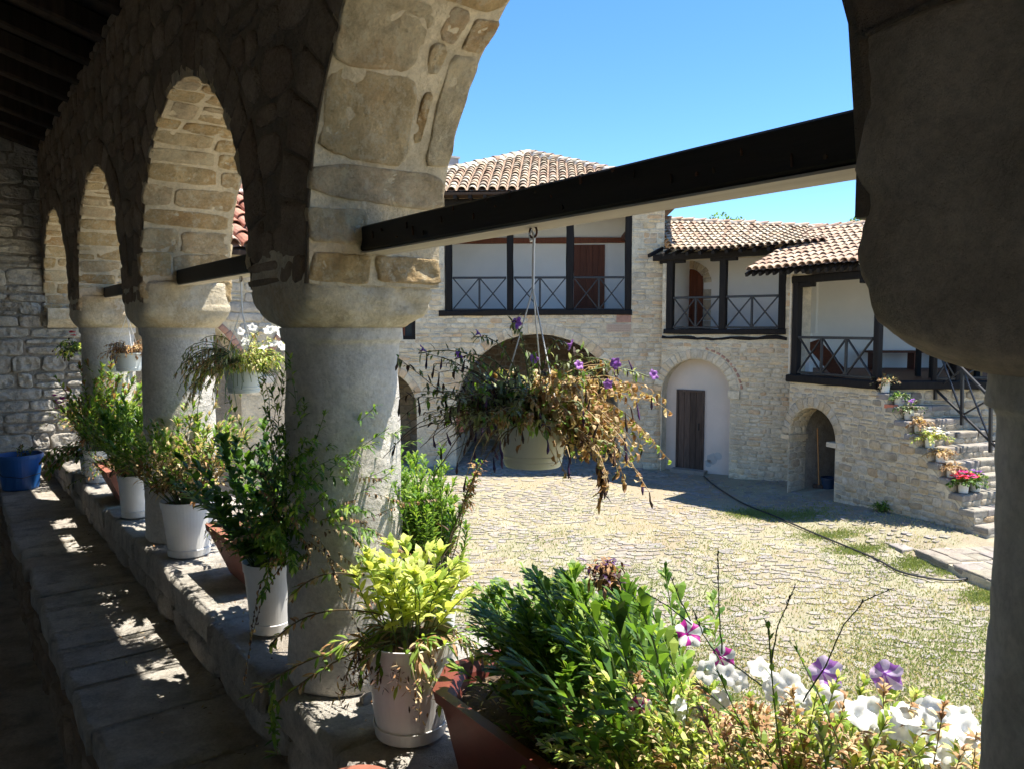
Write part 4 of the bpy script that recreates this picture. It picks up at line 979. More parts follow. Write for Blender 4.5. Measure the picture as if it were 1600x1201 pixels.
# ---------------------------------------------------------------- stair
stt = fthing('stone_stair', 'worn stone stair with flower pots climbing to the white gallery', 'stair', FG)
nS = 10; run = (4.28 - 2.15) / nS; WS = 1.75
STEP = []
for k in range(nS):       # k = 0 top
    x0 = 2.15 + run * k; zt_ = 3.4 - 1.12 - (2.12 / nS) * k - .03; STEP.append((x0 + run / 2, zt_))
    MB().box(x0 + .012, x0 + run + .03, .012, WS, -.2, zt_ - .09).build('step_core', M['mortar'], stt)
    y = -.02
    while y < WS:
        w_ = U(.3, .6); w_ = min(w_, WS - y + .05)
        slab('step_stone', x0 + run / 2 + .02, y + w_ / 2, run + .05, w_ - .012, zt_ - .10, zt_ + U(-.006, .006), M['cob'], stt, 4, 4, .02, .006, .014); y += w_
    y = .0
    while y < WS:
        w_ = U(.15, .35); p = [(y + .006, zt_ - .20), (y + w_ - .006, zt_ - .20), (y + w_ - .006, zt_ - .105), (y + .006, zt_ - .105)]
        vs, fs = stone_geo(round_poly(p, .25), lambda a, b, d: (x0 + run + .03 + d, a, b), .015); link('riser_stone', mesh('riser_stone', vs, fs, M['fac2'], smooth=True), stt); y += w_
# stair rail
hr = fthing('stair_railing', 'black iron railing with crossed braces descending beside the steps', 'railing', FG)
yR = 1.02
def PR(u, v): x, z = FG.px(u, v, yR); return Vector((x, yR, z))
T0, T1, B0_, B1_ = PR(1462, 534), PR(1578, 652), PR(1462, 608), PR(1578, 718)
MB().bar(T0, T1, .05, .04).build('handrail', M['iron'], hr); MB().bar(B0_, B1_, .04, .035).build('bottom_rail', M['iron'], hr)
T2 = T0 + (T1 - T0) * 1.7; B2 = B0_ + (B1_ - B0_) * 1.7; MB().bar(T1, T2, .05, .04).build('handrail', M['iron'], hr); MB().bar(B1_, B2, .04, .035).build('bottom_rail', M['iron'], hr)
for f_ in (0, .38, .76, 1.2, 1.7): a, b = T0.lerp(T1, f_) if f_ <= 1 else T0 + (T1 - T0) * f_, B0_ + (B1_ - B0_) * f_; MB().bar(b - UPV * .18, a, .05, .05, (0, 1, 0)).build('upright', M['iron'], hr)
for f0, f1 in ((0, .38), (.38, .76), (.76, 1.2), (1.2, 1.7)):
    ta, tb2, ba, bb = (T0 + (T1 - T0) * f0, T0 + (T1 - T0) * f1, B0_ + (B1_ - B0_) * f0, B0_ + (B1_ - B0_) * f1)
    MB().bar(ta, bb, .03, .025).build('brace', M['iron'], hr); MB().bar(ba + Vector((0, .02, 0)), tb2 + Vector((0, .02, 0)), .03, .025).build('brace', M['iron'], hr)
gt = fthing('gallery_gate', 'small black crossed gate panel at the head of the stair', 'gate', FH)
railing(FH, gt, FH.x(1464), FH.x(1496), fz + .05, FH.px(1480, 541)[1], 1, -.02)
for u in (1461, 1497): MB().bar((FH.x(u), -.02, fz - .1), (FH.x(u), -.02, FH.px(1480, 527)[1]), .07, .07, (0, 1, 0)).build('gate_post', M['dark'], gt)

# paved platform in front of the stair
pf = empty('stone_platform', 'low kerbed platform of irregular paving at the foot of the stair', 'platform', (0, 0, 0))
c1, c2 = on_z(1432, 858, .14), on_z(1545, 905, .14); c3 = on_z(1405, 853, .1)
dP = (c2 - c1).normalized(); FP = Frame(c1, c1 + dP * 3)
mb = MB(); vs = [FP.w(x, y, z) for z in (-.05, .12) for x, y in ((0, 0), (3.6, 0), (3.6, 1.3), (-.2, 1.3))]
mb.add(vs, [(0, 3, 2, 1), (4, 5, 6, 7), (0, 1, 5, 4), (1, 2, 6, 5), (2, 3, 7, 6), (3, 0, 4, 7)]); mb.build('bed', M['mortar'], pf)
x = 0
while x < 3.4:
    y = 0
    while y < 1.2: 
        l_ = U(.22, .42); w_ = U(.2, .34); p = FP.w(x + l_ / 2 + U(-.03, .03), y + w_ / 2, 0); slab('paving_stone', p.x, p.y, l_, w_ - .01, .06, .15 + U(-.006, .006), M['cob'], pf, 4, 4, .015, .006, .02, FP.rz); y += w_
    x += .34
p = c3; slab('paving_stone', p.x + .1, p.y + .0, .34, .24, -.02, .09, M['cob'], pf, 4, 4, .02, .006, .02, FP.rz)
# drain kerb before the low arch
q = on_z(1235, 772, 0); q2 = on_z(1285, 795, 0); Fk = Frame(q, q2); kb = empty('door_kerb', 'low kerb stone before the dark arched doorway', 'kerb', (0, 0, 0)); p = Fk.w(Fk.len / 2, .1, 0); slab('kerb_stone', p.x, p.y, Fk.len * 1.1, .12, -.1, .06, M['cob'], kb, 6, 4, .02, .006, .02, Fk.rz)
p = Fk.w(.9, .45, 0); slab('threshold_slab', p.x, p.y, 1.3, .7, -.1, .03, M['cob'], kb, 6, 4, .02, .006, .02, Fk.rz)

# ---------------------------------------------------------------- left wing seen between the columns
FL = Frame(Vector((1.2, 10.2, 0)), Vector((5.2, 10.2, 0)))
lw = fthing('stone_wing', 'left stone wing with red tile roof glimpsed between the columns', 'house', FL)
X = FL.x
def Z(v, u=385, y=0): return FL.px(u, v, y)[1]
zc = Z(618); zsp = Z(600); xc = X(398)
aa = [arch_open(xc - 1.05, .85, zc + .25, -.3), arch_open(xc + 1.05, .85, zc + .25, -.3)]
mb = MB(); wall_body(mb, [-1.5, 3.75], k_(-.3), k_(Z(398)), aa, 0, .4); build_weld(mb, 'wall', M['mortar'], lw)
okl = lambda x, z: outside(aa, .12)(x, z)
stones_on(FL, lw, -1.4, 3.7, 0, Z(400), okl, M['endst'], ((.12, .2), (.2, .45)), .02, 260, None, .02)
for o_ in aa:
    c = (o_[0] + o_[1]) / 2; emit(ring(c, zc + .25, .86, .95, .03, PI - .03, 26, .008), lambda a, b, d: (a, -d, b), .02, M['brick'], lw, 'brick', 300, FL)
MB().lathe([(.17, 0), (.17, zc - .02), (.18, zc), (.30, zc + .16), (.31, zc + .25)], (xc, .18, 0), 24).build('column_shaft', M['col'], lw, smooth=False)
MB().box(-1.4, 3.7, 1.8, 2.0, -.2, Z(398)).build('back_wall', M['endm'], lw)
rl_ = empty('tiled_roof', 'red barrel tile roof seen through the gap beside the second column', 'roof', (0, 0, 0))
zE = Z(388, 385, -.5); A = FL.w(-1.7, -.5, zE); B = FL.w(4.0, -.5, zE); up = FL.n * 2.1 + UPV * 1.05
tiled_patch(rl_, A, B, B + up, A + up, .21, .30, M['tilered'], None, 300, .2)
ridge(rl_, [B + up, A + up], M['tilered'], .24, .36); link('rear_slope', mesh('rear_slope', [A + up, B + up, B + up + FL.n * 2.2 - UPV * 1.0, A + up + FL.n * 2.2 - UPV * 1.0], [(0, 1, 2, 3)], M['chan']), rl_)

# ================================================================ PLANTS
SHAPE = {'w': ((0, .12), (.35, .9), (.7, .75), (1, 0))}
LANCE = ((0, .12), (.35, .9), (.7, .75), (1, 0)); OBOV = ((0, .18), (.42, .55), (.78, 1.0), (1, 0))
def leaf_(mb, base, d, ln, wd, m, curl=.25, up=None, fold=.0):
    "one leaf: 4 cross-sections, curved"
    d = d.normalized(); up = up or UPV
    s = d.cross(up)
    if s.length < 1e-3: s = Vector((1, 0, 0))
    s.normalize(); n = s.cross(d); b = len(mb.v); cv = curl * 1.5 if abs(curl) > .02 else .03
    for f, w in SHAPE['w']:
        c = base + d * (ln * math.sin(cv * f) / cv) - n * (ln * (1 - math.cos(cv * f)) / cv)
        if w: mb.v += [tuple(c - s * wd * w / 2 + n * fold * wd * w), tuple(c + s * wd * w / 2 + n * fold * wd * w)]
        else: mb.v.append(tuple(c))
    mb.f += [(b, b + 1, b + 3, b + 2), (b + 2, b + 3, b + 5, b + 4), (b + 4, b + 5, b + 6)]; mb.m += [m] * 3
def vrand(k=1): return Vector((U(-k, k), U(-k, k), U(-k, k)))
def stem_path(p0, d, ln, droop, n=7, wig=.15):
    pts = [Vector(p0)]; d = d.normalized(); st_ = ln / n
    for i in range(n):
        d = (d + Vector((0, 0, -droop)) * (i / n) + vrand(wig)).normalized(); pts.append(pts[-1] + d * st_)
    return pts
def along(pts, f):
    k = f * (len(pts) - 1); i = min(int(k), len(pts) - 2); return pts[i].lerp(pts[i + 1], k - i), (pts[i + 1] - pts[i]).normalized()
def leafy_stem(lf, sb, p0, d, ln, mats, lw=(.05, .014), nl=24, start=.3, droop=.1, tip=6, r=.0022, smat='stemg', curl=.3, ang=.9, deadlow=0):
    pts = stem_path(p0, d, ln, droop); sb.tube(pts, [r * (1 - .6 * i / (len(pts) - 1)) for i in range(len(pts))], 4, LI[smat], False)
    for k in range(nl + tip):
        f = start + (1 - start) * (k / nl) if k < nl else U(.93, 1)
        f = min(f, 1); c, dd = along(pts, f); a = k * 2.4 + U(-.3, .3); o = dd.orthogonal().normalized(); e = dd.cross(o)
        ax = ang * (1.15 - .7 * f); ld = dd * math.cos(ax) + (o * math.cos(a) + e * math.sin(a)) * math.sin(ax)
        ms = mats(f, c) if callable(mats) else rnd.choice(mats)
        if deadlow and f < deadlow and U(0, 1) < .6: ms = rnd.choice(['lb', 'lt', 'ldk']); ld.z -= .9
        s_ = U(.7, 1.15) * (.75 if f > .95 else 1)
        leaf_(lf, c, ld, lw[0] * s_, lw[1] * s_, LI[ms], curl * U(.4, 1.6), fold=.12)
    return pts
def shrub(root, c, spread, h, n, mats, lw=(.05, .014), nl=24, lean=(0, 0, 0), start=.3, droop=.1, tip=6, r=.0022, curl=.3, dead=.35, rbase=.04, hv=.45, name='foliage'):
    lf, sb = MB(), MB(); c = Vector(c)
    for i in range(n):
        a = i * 2.4 + U(-.4, .4); q = math.sqrt((i + .5) / n); d = Vector((math.cos(a) * spread * q, math.sin(a) * spread * q, h * (1 - .25 * q * q) * U(1 - hv, 1.05))) + Vector(lean) * U(.5, 1)
        ln = d.length; leafy_stem(lf, sb, c + Vector((math.cos(a), math.sin(a), 0)) * rbase * q, d + vrand(.04) * ln, ln, mats, lw, nl, start, droop, tip, r, curl=curl, deadlow=dead)
    lf.build(name, LM, root, 'stuff'); sb.build('stems', LM, root, 'stuff')
def petunia(root, p, d, r, outer, inner, name='flower', deep=1.0):
    "funnel of five lobes"
    d = d.normalized(); o = d.orthogonal().normalized(); e = d.cross(o); mb = MB(); n = 25; p = Vector(p); b = 0; a0 = U(0, 6)
    rings = [(.06, -1.1), (.12, -.5), (.28, -.20), (.62, .02), (1, -.10)]
    for k, (rr, hh) in enumerate(rings):
        for j in range(n):
            a = 2 * PI * j / n + a0; lob = 1 + (.13 * math.cos(5 * (a - a0)) * rr ** 2) + (U(-.03, .03) if k == 4 else 0); wv = .12 * math.sin(5 * (a - a0) + 1) * rr ** 2 + .05 * math.cos(12.5 * (j % 2)) * rr + (U(-.10, .07) if k == 4 else (U(-.04, .04) if k == 3 else 0))
            mb.v.append(tuple(p + (o * math.cos(a) + e * math.sin(a)) * r * rr * lob + d * r * (hh * deep + wv)))
    for k in range(4):
        for j in range(n):
            a, b = k * n + j, k * n + (j + 1) % n; mb.f.append((a, b, b + n, a + n)); star = (j % 5) in (1, 2)
            mb.m.append(LI[inner] if (k < 1 or star) and inner != outer else LI[outer])
    return mb.build(name, LM, root, smooth=True)
def blob_flower(root, p, r, m, name='flower', n=10):
    mb = MB()
    for j in range(n): a = 2 * PI * j / n; leaf_(mb, Vector(p), Vector((math.cos(a), math.sin(a), U(.1, .9))), r * U(.8, 1.1), r * .8, LI[m], .1)
    return mb.build(name, LM, root)
def pot(root, r, h, mat, taper=.74, saucer=True, z=0, rings=True, drop=.02):
    pf_ = [(r * taper, 0), (r * taper * 1.04, .008), (r * .93, h * .72), (r * .97, h * .86)] + ([(r * 1.0, h * .865), (r * 1.03, h * .98)] if rings else []) + [(r * 1.04, h), (r * 1.0, h), (r * .95, h - .02), (r * .90, h - .035)]
    z0 = z + (.012 if saucer else 0)
    MB().lathe(pf_, (0, 0, z0), 48).build('pot_wall', mat, root, smooth=False)
    MB().lathe([(.001, h - drop), (r * .5, h - drop + .004), (r * .955, h - drop - .002)], (0, 0, z0), 24, cap0=False).build('soil', M['soil'], root)
    if saucer: MB().lathe([(r * taper * .95, 0), (r * taper * 1.06, .004), (r * taper * 1.12, .034), (r * taper * 1.09, .036), (r * taper * 1.02, .014)], (0, 0, z), 48).build('saucer', mat, root)
    return h + z0
def ledge_pt(u, v): return on_z(u, v, 2.4)

# tree tops behind the roofs
def treetop(u, v, z, r, label):
    p = at(u, v, z); root = empty('tree', label, 'tree', (p.x, p.y, 0), 0, 'distant trees behind the roofs')
    MB().tube([(0, 0, 0), (.1, 0, p.z * .6), (0, .1, p.z - .2)], [.2, .14, .05], 8).build('trunk', M['stem'], root)
    mb = MB()
    for k in range(420):
        d = Vector((rnd.gauss(0, 1), rnd.gauss(0, 1), rnd.gauss(0, .8))).normalized() * r * rnd.uniform(.4, 1) ** .5; c = Vector((0, 0, p.z - r * .8)) + d; leaf_(mb, c, Vector((rnd.uniform(-1, 1), rnd.uniform(-1, 1), rnd.uniform(-1, 1))), .22, .12, LI['ld'] if k % 3 else LI['lg'])
    mb.build('crown', LM, root, 'stuff')
# tree tops, far
treetop(1122, 338, 40, 1.0, 'small dark tree crown showing over the middle tile roof'); treetop(1146, 342, 40, .8, 'small dark tree crown right of the first one over the middle roof'); treetop(1342, 342, 40, .9, 'small tree crown showing above the gallery roof ridge')

# --- pot A: cream pot right of the near column with yellow-green plant
p = ledge_pt(642, 1140); rA = empty('potted_plant', 'yellow green leafy plant in cream pot right of the nearest standing column', 'potted plant', p, 0, 'potted plants on the ledge')
hA = pot(rA, .112, .235, M['potw'])
shrub(rA, (0, 0, hA - .03), .075, .27, 30, lambda f, c: rnd.choice(['ly', 'ly', 'ly', 'll']), (.046, .022), 16, (.03, .02, 0), .35, .05, 6, .0022, .5, .25, .05)
shrub(rA, (0, 0, hA - .03), .17, .10, 14, ['ll', 'lg', 'lb', 'lt'], (.045, .011), 16, (0, -.02, .03), .3, .35, 5, .002, .5, .4, .05, name='undergrowth')
lf, sb = MB(), MB()
for k in range(12):    # dry twigs spilling over the rim, black seed tangles
    a = U(2.6, 5.6); d = Vector((math.cos(a), math.sin(a), U(-.1, .5))); pts = stem_path((0, 0, hA), d, U(.15, .30), .9, 8, .2); sb.tube(pts, [.0024 - .0018 * i / 8 for i in range(9)], 4, LI['stem'], False)
    for j in range(46): c, dd = along(pts, U(.55, 1)); leaf_(lf, c + vrand(.018), vrand(1), U(.008, .024), .005, LI[rnd.choice(['ldk', 'ldk', 'lb', 'lt'])], U(-1, 1))
    for j in range(6): c, dd = along(pts, U(.3, 1)); leaf_(lf, c, dd + vrand(.8), .035, .011, LI[rnd.choice(['ll', 'lg'])], .4)
lf.build('dry_heads', LM, rA, 'stuff'); sb.build('dry_twigs', LM, rA, 'stuff')
# long runners reaching left across the column foot
lf, sb = MB(), MB()
for (u0, v0), (u1, v1), (u2, v2), zz in (((600, 1010), (500, 1000), (385, 1090), 1.72), ((610, 1000), (520, 1020), (430, 1100), 1.72), ((600, 960), (480, 930), (420, 1010), 1.75), ((560, 900), (500, 880), (455, 930), 1.8)):
    a, b, c = at(u0, v0, zz + .05) - p, at(u1, v1, zz) - p, at(u2, v2, zz - .02) - p
    pts = [(a * (1 - t) ** 2 + b * 2 * t * (1 - t) + c * t * t) for t in [i / 12 for i in range(13)]]; sb.tube(pts, .0022, 4, LI['stem'], False)
    for j in range(34): q, dd = along(pts, U(.35, 1)); leaf_(lf, q, dd + vrand(.9), U(.018, .036), .010, LI[rnd.choice(['lg', 'lg', 'll', 'lb', 'lt'])], .4)
pts = [at(430, 1060, 1.68) - p, at(425, 1110, 1.68) - p, at(432, 1178, 1.68) - p]; sb.tube(pts, .0018, 4, LI['stemg'], False)
for j in range(46): q, dd = along(pts, U(0, 1)); leaf_(lf, q, dd * .4 + vrand(.9), U(.018, .032), .010, LI[rnd.choice(['lg', 'll', 'ld'])], .3)
lf.build('runner_leaves', LM, rA, 'stuff'); sb.build('runners', LM, rA, 'stuff')

# --- tall green succulent-leaved shrub behind (outer side of the ledge)
p = Vector((1.17, 1.99, 2.4)); SHAPE['w'] = OBOV; r_ = empty('potted_plant', 'tall bright green bushy plant just right of the near column', 'potted plant', p, 0, 'potted plants on the ledge')
h_ = pot(r_, .095, .20, M['potw'])
q = at(640, 700, 2.42) - p
shrub(r_, (0, 0, h_ - .02), .065, .46, 130, lambda f, c: rnd.choice(['lg', 'lg', 'll', 'lg']) if f > .5 else rnd.choice(['lb', 'lt', 'lg']), (.032, .011), 34, (-.05, .035, 0), .45, .03, 9, .0022, .35, .5, .07, .5)
SHAPE['w'] = LANCE; lf, sb = MB(), MB()
for (ub, vb), (ut, vt) in (((700, 850), (748, 722)), ((690, 880), (738, 760))):
    a, b = at(ub, vb, 2.25) - p, at(ut, vt, 2.25) - p; pts = [a.lerp(b, t) + vrand(.004) for t in [i / 8 for i in range(9)]]; sb.tube(pts, .0024, 4, LI['stem'], False)
    for j in range(70): c, dd = along(pts, U(.62, 1)); leaf_(lf, c + vrand(.012), (dd * .5 + vrand(1)), U(.014, .032), .009, LI[rnd.choice(['lt', 'lb', 'lb', 'lg'])], .8)
lf.build('dry_seed_heads', LM, r_, 'stuff'); sb.build('dry_stalks', LM, r_, 'stuff')

# --- pot B with dark lobed-leaf bush and narrow-leaved sprawl
p = ledge_pt(424, 982); rB = empty('potted_plant', 'tall dark leafy bush in grey white pot left of the near column', 'potted plant', p, 0, 'potted plants on the ledge')
hB = pot(rB, .085, .225, M['potw'])
shrub(rB, (0, 0, hB - .03), .20, .50, 40, ['ld', 'ld', 'lg', 'ld'], (.045, .030), 24, (-.06, .03, .02), .18, .04, 5, .0026, .35, .1, .05, .5)
p2 = rB
lf, sb = MB(), MB()
for i in range(150):
    tgt = at(U(448, 535), U(705, 880), U(1.84, 2.05)) - p; d = tgt + vrand(.04); leafy_stem(lf, sb, Vector((.02, -.02, hB - .02)), d, d.length * U(.7, 1), lambda f, c: rnd.choice(['lg', 'lg', 'll', 'ld']) if f > .45 else rnd.choice(['lb', 'lg', 'lt']), (.040, .0085), 26, .35, .12, 7, .0018, curl=.5)
for i in range(30):
    tgt = at(U(455, 590), U(850, 935), U(1.78, 1.95)) - p; d = tgt; leafy_stem(lf, sb, Vector((.02, -.02, hB)), d, d.length * U(.8, 1.05), ['lb', 'lt', 'ldk', 'stem', 'lb'], (.020, .007), 30, .35, .2, 6, .0016, 'stem', 1.8)
lf.build('narrow_leaves', LM, rB, 'stuff'); sb.build('narrow_stems', LM, rB, 'stuff')

# --- pot C
p = ledge_pt(296, 864); rC = empty('potted_plant', 'scraggly half dry bush in white pot before the second column', 'potted plant', p, 0, 'potted plants on the ledge')
hC = pot(rC, .112, .235, M['potw'])
shrub(rC, (0, 0, hC - .03), .24, .46, 84, lambda f, c: rnd.choice(['lg', 'll', 'lg', 'lt']) if f > .65 else rnd.choice(['lb', 'stem', 'lt', 'lg']), (.042, .014), 32, (0, .0, 0), .25, .05, 9, .0024, .4, .4, .06, .35)
# --- pot D and E
p = ledge_pt(213, 805); rD = empty('potted_plant', 'bright green bush in slim white pot partly behind the second column', 'potted plant', p, 0, 'potted plants on the ledge')
hD = pot(rD, .085, .215, M['potw'], .8); shrub(rD, (0, 0, hD - .03), .24, .44, 90, ['lg', 'll', 'lg', 'ld', 'll'], (.046, .016), 32, (.04, -.02, 0), .2, .05, 7, .0024, .35, .3, .05, .35)
p = ledge_pt(152, 752); rE = empty('potted_plant', 'tall loose green plant in white pot beside the third column', 'potted plant', p, 0, 'potted plants on the ledge')
hE = pot(rE, .075, .20, M['potw'], .8); shrub(rE, (0, 0, hE - .03), .22, .62, 80, ['lg', 'll', 'll', 'lb', 'lg'], (.050, .018), 30, (.16, .05, 0), .25, .05, 7, .0026, .35, .4, .05, .4)
# --- far flowers at the end wall
p = Vector((.95, 6.7, 2.4)); rF = empty('potted_plant', 'magenta flowering plant in grey pot by the rubble end wall', 'potted plant', p, 0, 'potted plants on the ledge')
hF = pot(rF, .10, .2, M['potgrey'], .8, False); shrub(rF, (0, 0, hF - .03), .22, .34, 70, ['lg', 'll', 'lb', 'lt'], (.04, .014), 20, (-.02, -.05, 0), .2, .15, 6, .0024, .4, .5, .05, .4)
for k in range(16): q = at(rnd.gauss(97, 9), rnd.gauss(632, 7), 6.0) - p; blob_flower(rF, q, .026, 'pm')
for k in range(4): q = at(rnd.gauss(106, 3), rnd.gauss(608, 3), 6.0) - p; blob_flower(rF, q, .022, 'ppk')
p = Vector((.84, 5.95, 2.4)); rG = empty('potted_plant', 'trailing dark leaved plant spilling over the ledge near the bucket', 'potted plant', p, 0, 'potted plants on the ledge')
hG = pot(rG, .09, .17, M['potgrey'], .8, False); shrub(rG, (0, 0, hG - .03), .26, .16, 34, ['ld', 'ld', 'lg', 'lb'], (.04, .02), 20, (-.12, 0, 0), .2, .5, 5, .0022, .4, .3, .05, .5)
# --- blue bucket
p = on_z(32, 762, 2.197); bk_ = empty('blue_bucket', 'blue plastic bucket with a dead plant on the far end of the bench', 'bucket', (max(p.x, .47), p.y, 2.197))
MB().lathe([(.115, 0), (.12, .01), (.148, .235), (.158, .236), (.158, .262), (.15, .262), (.142, .22), (.14, .2)], n=40).build('bucket_wall', M['blue'], bk_); MB().lathe([(.001, .215), (.142, .21)], n=24, cap0=False).build('soil', M['soil'], bk_)
mb = MB(); mb.tube([(-.156, 0, .24), (-.17, -.02, .18), (-.12, -.12, .12), (0, -.165, .10), (.12, -.12, .12), (.17, -.02, .18), (.156, 0, .24)], .003, 5); mb.build('handle', M['iron'], bk_)
lf, sb = MB(), MB()
for k in range(9): leafy_stem(lf, sb, (U(-.03, .06), U(-.03, .03), .2), Vector((U(.0, .5), U(-.5, .5), .9)), U(.08, .2), ['lb', 'ldk', 'lg', 'ld'], (.03, .012), 12, .3, .4, 3, .002)
lf.build('foliage', LM, bk_, 'stuff'); sb.build('stems', LM, bk_, 'stuff')

# --- terracotta troughs
def trough(label, c, L0, W0, h, rz, mat, thk=.012, taper=.72, name='planter_trough', cham=0.0, leanx=0):
    r = empty(name, label, 'planter', c, rz)
    def rect(l, w_, ch): 
        l, w_ = l / 2, w_ / 2; ch = min(ch, w_ * .9)
        return [(-l + ch, -w_), (l - ch, -w_), (l, -w_ + ch), (l, w_ - ch), (l - ch, w_), (-l + ch, w_), (-l, w_ - ch), (-l, -w_ + ch)]
    lev = [(0, taper, 0), (.004, taper * 1.02, 0), (h * .84, .97, 0), (h * .86, 1.03, 0), (h, 1.06, 0), (h, 1.06, -thk * 2.2), (h * .9, 1.0, -thk * 2.4), (h * .55, .92, -thk * 2.4)]
    mb = MB(); vs = []
    for z, k, off in lev: vs += [(x, y, z) for x, y in rect(L0 - W0 * (1 - k) + 2 * off, W0 * k + 2 * off, cham * k)]
    fs = [tuple(reversed(range(8)))]
    for i in range(len(lev) - 1):
        for j in range(8): a, b = i * 8 + j, i * 8 + (j + 1) % 8; fs.append((a, b, b + 8, a + 8))
    mb.add(vs, fs); mb.build('trough_wall', mat, r)
    # soil with lumps
    n1, n2 = 26, 10; vs = []; fs = []
    for i in range(n1 + 1):
        for j in range(n2 + 1): x = (i / n1 - .5) * (L0 - .045); y = (j / n2 - .5) * (W0 * .92 - .04); vs.append((x, y, h * .80 + noise.fractal(Vector((x * 18, y * 18, L0)), 1, 2, 4) * .012))
    for i in range(n1):
        for j in range(n2): a = i * (n2 + 1) + j; fs.append((a, a + n2 + 1, a + n2 + 2, a + 1))
    link('soil', mesh('soil', vs, fs, M['soil'], smooth=True), r); return r
q = ledge_pt(392, 932); tF = trough('tilted terracotta trough of dry ground cover between two white pots', (q.x + .075, q.y + .20, 2.4), .42, .23, .20, PI / 2, M['terra'], taper=.42)
lf = MB()
for k in range(1500): leaf_(lf, Vector((U(-.22, .22), U(-.09, .13), .17 + U(-.02, .035))), vrand(1) + UPV * .5, U(.012, .026), .004, LI[rnd.choice(['lt', 'lb', 'lgrey', 'lg', 'ldk'])], .5)
lf.build('ground_cover', LM, tF, 'stuff')
q = ledge_pt(208, 790); tG = trough('red terracotta trough between the second and third columns', (q.x + .03, q.y + .22, 2.4), .42, .22, .22, PI / 2, M['terra'], taper=.6); tG.rotation_euler.x = -.2; tG.location.z += .012
shrub(tG, (0, .02, .16), .16, .2, 22, ['lb', 'lt', 'lg', 'stem'], (.03, .01), 18, (0, .05, 0), .2, .2, 5, .002, .5, .4, .1)
# near big trough
TX, TY0, TY1 = 1.055, .20, 1.50
tH = trough('large dark red trough in the foreground holding leafy shrubs and petunias', (TX, (TY0 + TY1) / 2, 2.4), TY1 - TY0, .40, .205, PI / 2, M['terraglaze'], .011, .78, cham=.09)
lf = MB()
for k in range(900): leaf_(lf, Vector((U(-.6, .6), U(-.16, .16), .172 + U(-.004, .012))), Vector((U(-1, 1), U(-1, 1), U(-.2, .4))), U(.012, .03), .004, LI[rnd.choice(['lb', 'lt', 'ldk', 'stem'])], .6)
lf.build('dry_litter', LM, tH, 'stuff')
q = ledge_pt(548, 1243); sd = empty('terracotta_saucer', 'upturned terracotta saucer lying on the ledge at the bottom', 'saucer', (q.x, q.y - .03, 2.4)); MB().lathe([(.10, .0), (.105, .02), (.085, .035), (.03, .04), (.001, .04)], n=36).build('dish', M['terra'], sd)
q = ledge_pt(578, 1092); slab('pebble', q.x, q.y, .05, .03, 2.395, 2.418, M['cob'], None, 5, 5, .01, .002, .004); o = bpy.data.objects['pebble']; tag(o, 'grey pebble lying beside the cream pot', 'pebble')

# leafy shrub in the trough
SHAPE['w'] = OBOV
S_ = empty('leafy_shrub', 'dense green lance leaved shrub in the far half of the big trough', 'shrub', (TX, 1.18, 2.56))
lf, sb = MB(), MB()
for i in range(210):
    u = U(700, 1010); v = U(885, 1110 if u > 860 else 1000); z_ = U(1.30, 1.80)
    tgt = at(u, v + (0 if v > 870 else 10), z_); b0 = Vector((TX + U(-.10, .14), U(.80, 1.40), 2.56)); 
    if tgt.z < 2.74: tgt.z = 2.74 + U(0, .08)
    if tgt.x < .90: tgt.x = .90 + U(0, .05)
    if tgt.x > 1.46: tgt.x = 1.46 - U(0, .1)
    d = (tgt - b0) * .9; big = U(0, 1) < .35
    leafy_stem(lf, sb, b0 - S_.location, d, d.length, (lambda f, c: rnd.choice(['lg', 'lg', 'll', 'll', 'ld']) if f > .45 else rnd.choice(['lb', 'lg', 'lt', 'stem'])), (.046, .0165) if big else (.036, .0125), 26, .38, .02, 9, .0026, curl=.25, ang=.8)
for (u, v, z_) in ((880, 940, 1.05), (905, 950, 1.04), (930, 965, 1.03), (955, 940, 1.06), (865, 1000, 1.02), (990, 950, 1.1), (985, 905, 1.2), (915, 1040, .98), (840, 960, 1.1), (800, 900, 1.35), (960, 1010, 1.0), (890, 900, 1.15), (940, 905, 1.2)):   # big near shoots
    tgt = at(u, v + 18, z_ * 1.06); b0 = Vector((TX - .08 + U(-.03, .03), U(.76, .9), 2.56)); d = tgt - b0
    leafy_stem(lf, sb, b0 - S_.location, d, d.length, ['ld', 'lg', 'lg', 'lg'], (.050, .0175), 30, .25, .02, 7, .003, curl=.2, ang=.75)
lf.build('foliage', LM, S_, 'stuff'); sb.build('stems', LM, S_, 'stuff')
SHAPE['w'] = LANCE
# dark flower head at top right of shrub
D_ = MB(); p = at(945, 895, 1.28) - S_.location
for k in range(220): leaf_(D_, p + vrand(.022), vrand(1), U(.012, .026), .006, LI[rnd.choice(['ldk', 'lb', 'lb', 'pp'])], .8)
D_.build('dry_head', LM, S_, 'stuff')
# low light green plant along the inside of the rim
S2 = empty('low_herb', 'low pale green herb at the inner rim of the big trough', 'herb', (TX - .06, 1.13, 2.56))
shrub(S2, (0, 0, 0), .09, .10, 22, ['ll', 'lg', 'll'], (.032, .010), 18, (0, .04, 0), .15, .1, 5, .002, .3, .2, .07)

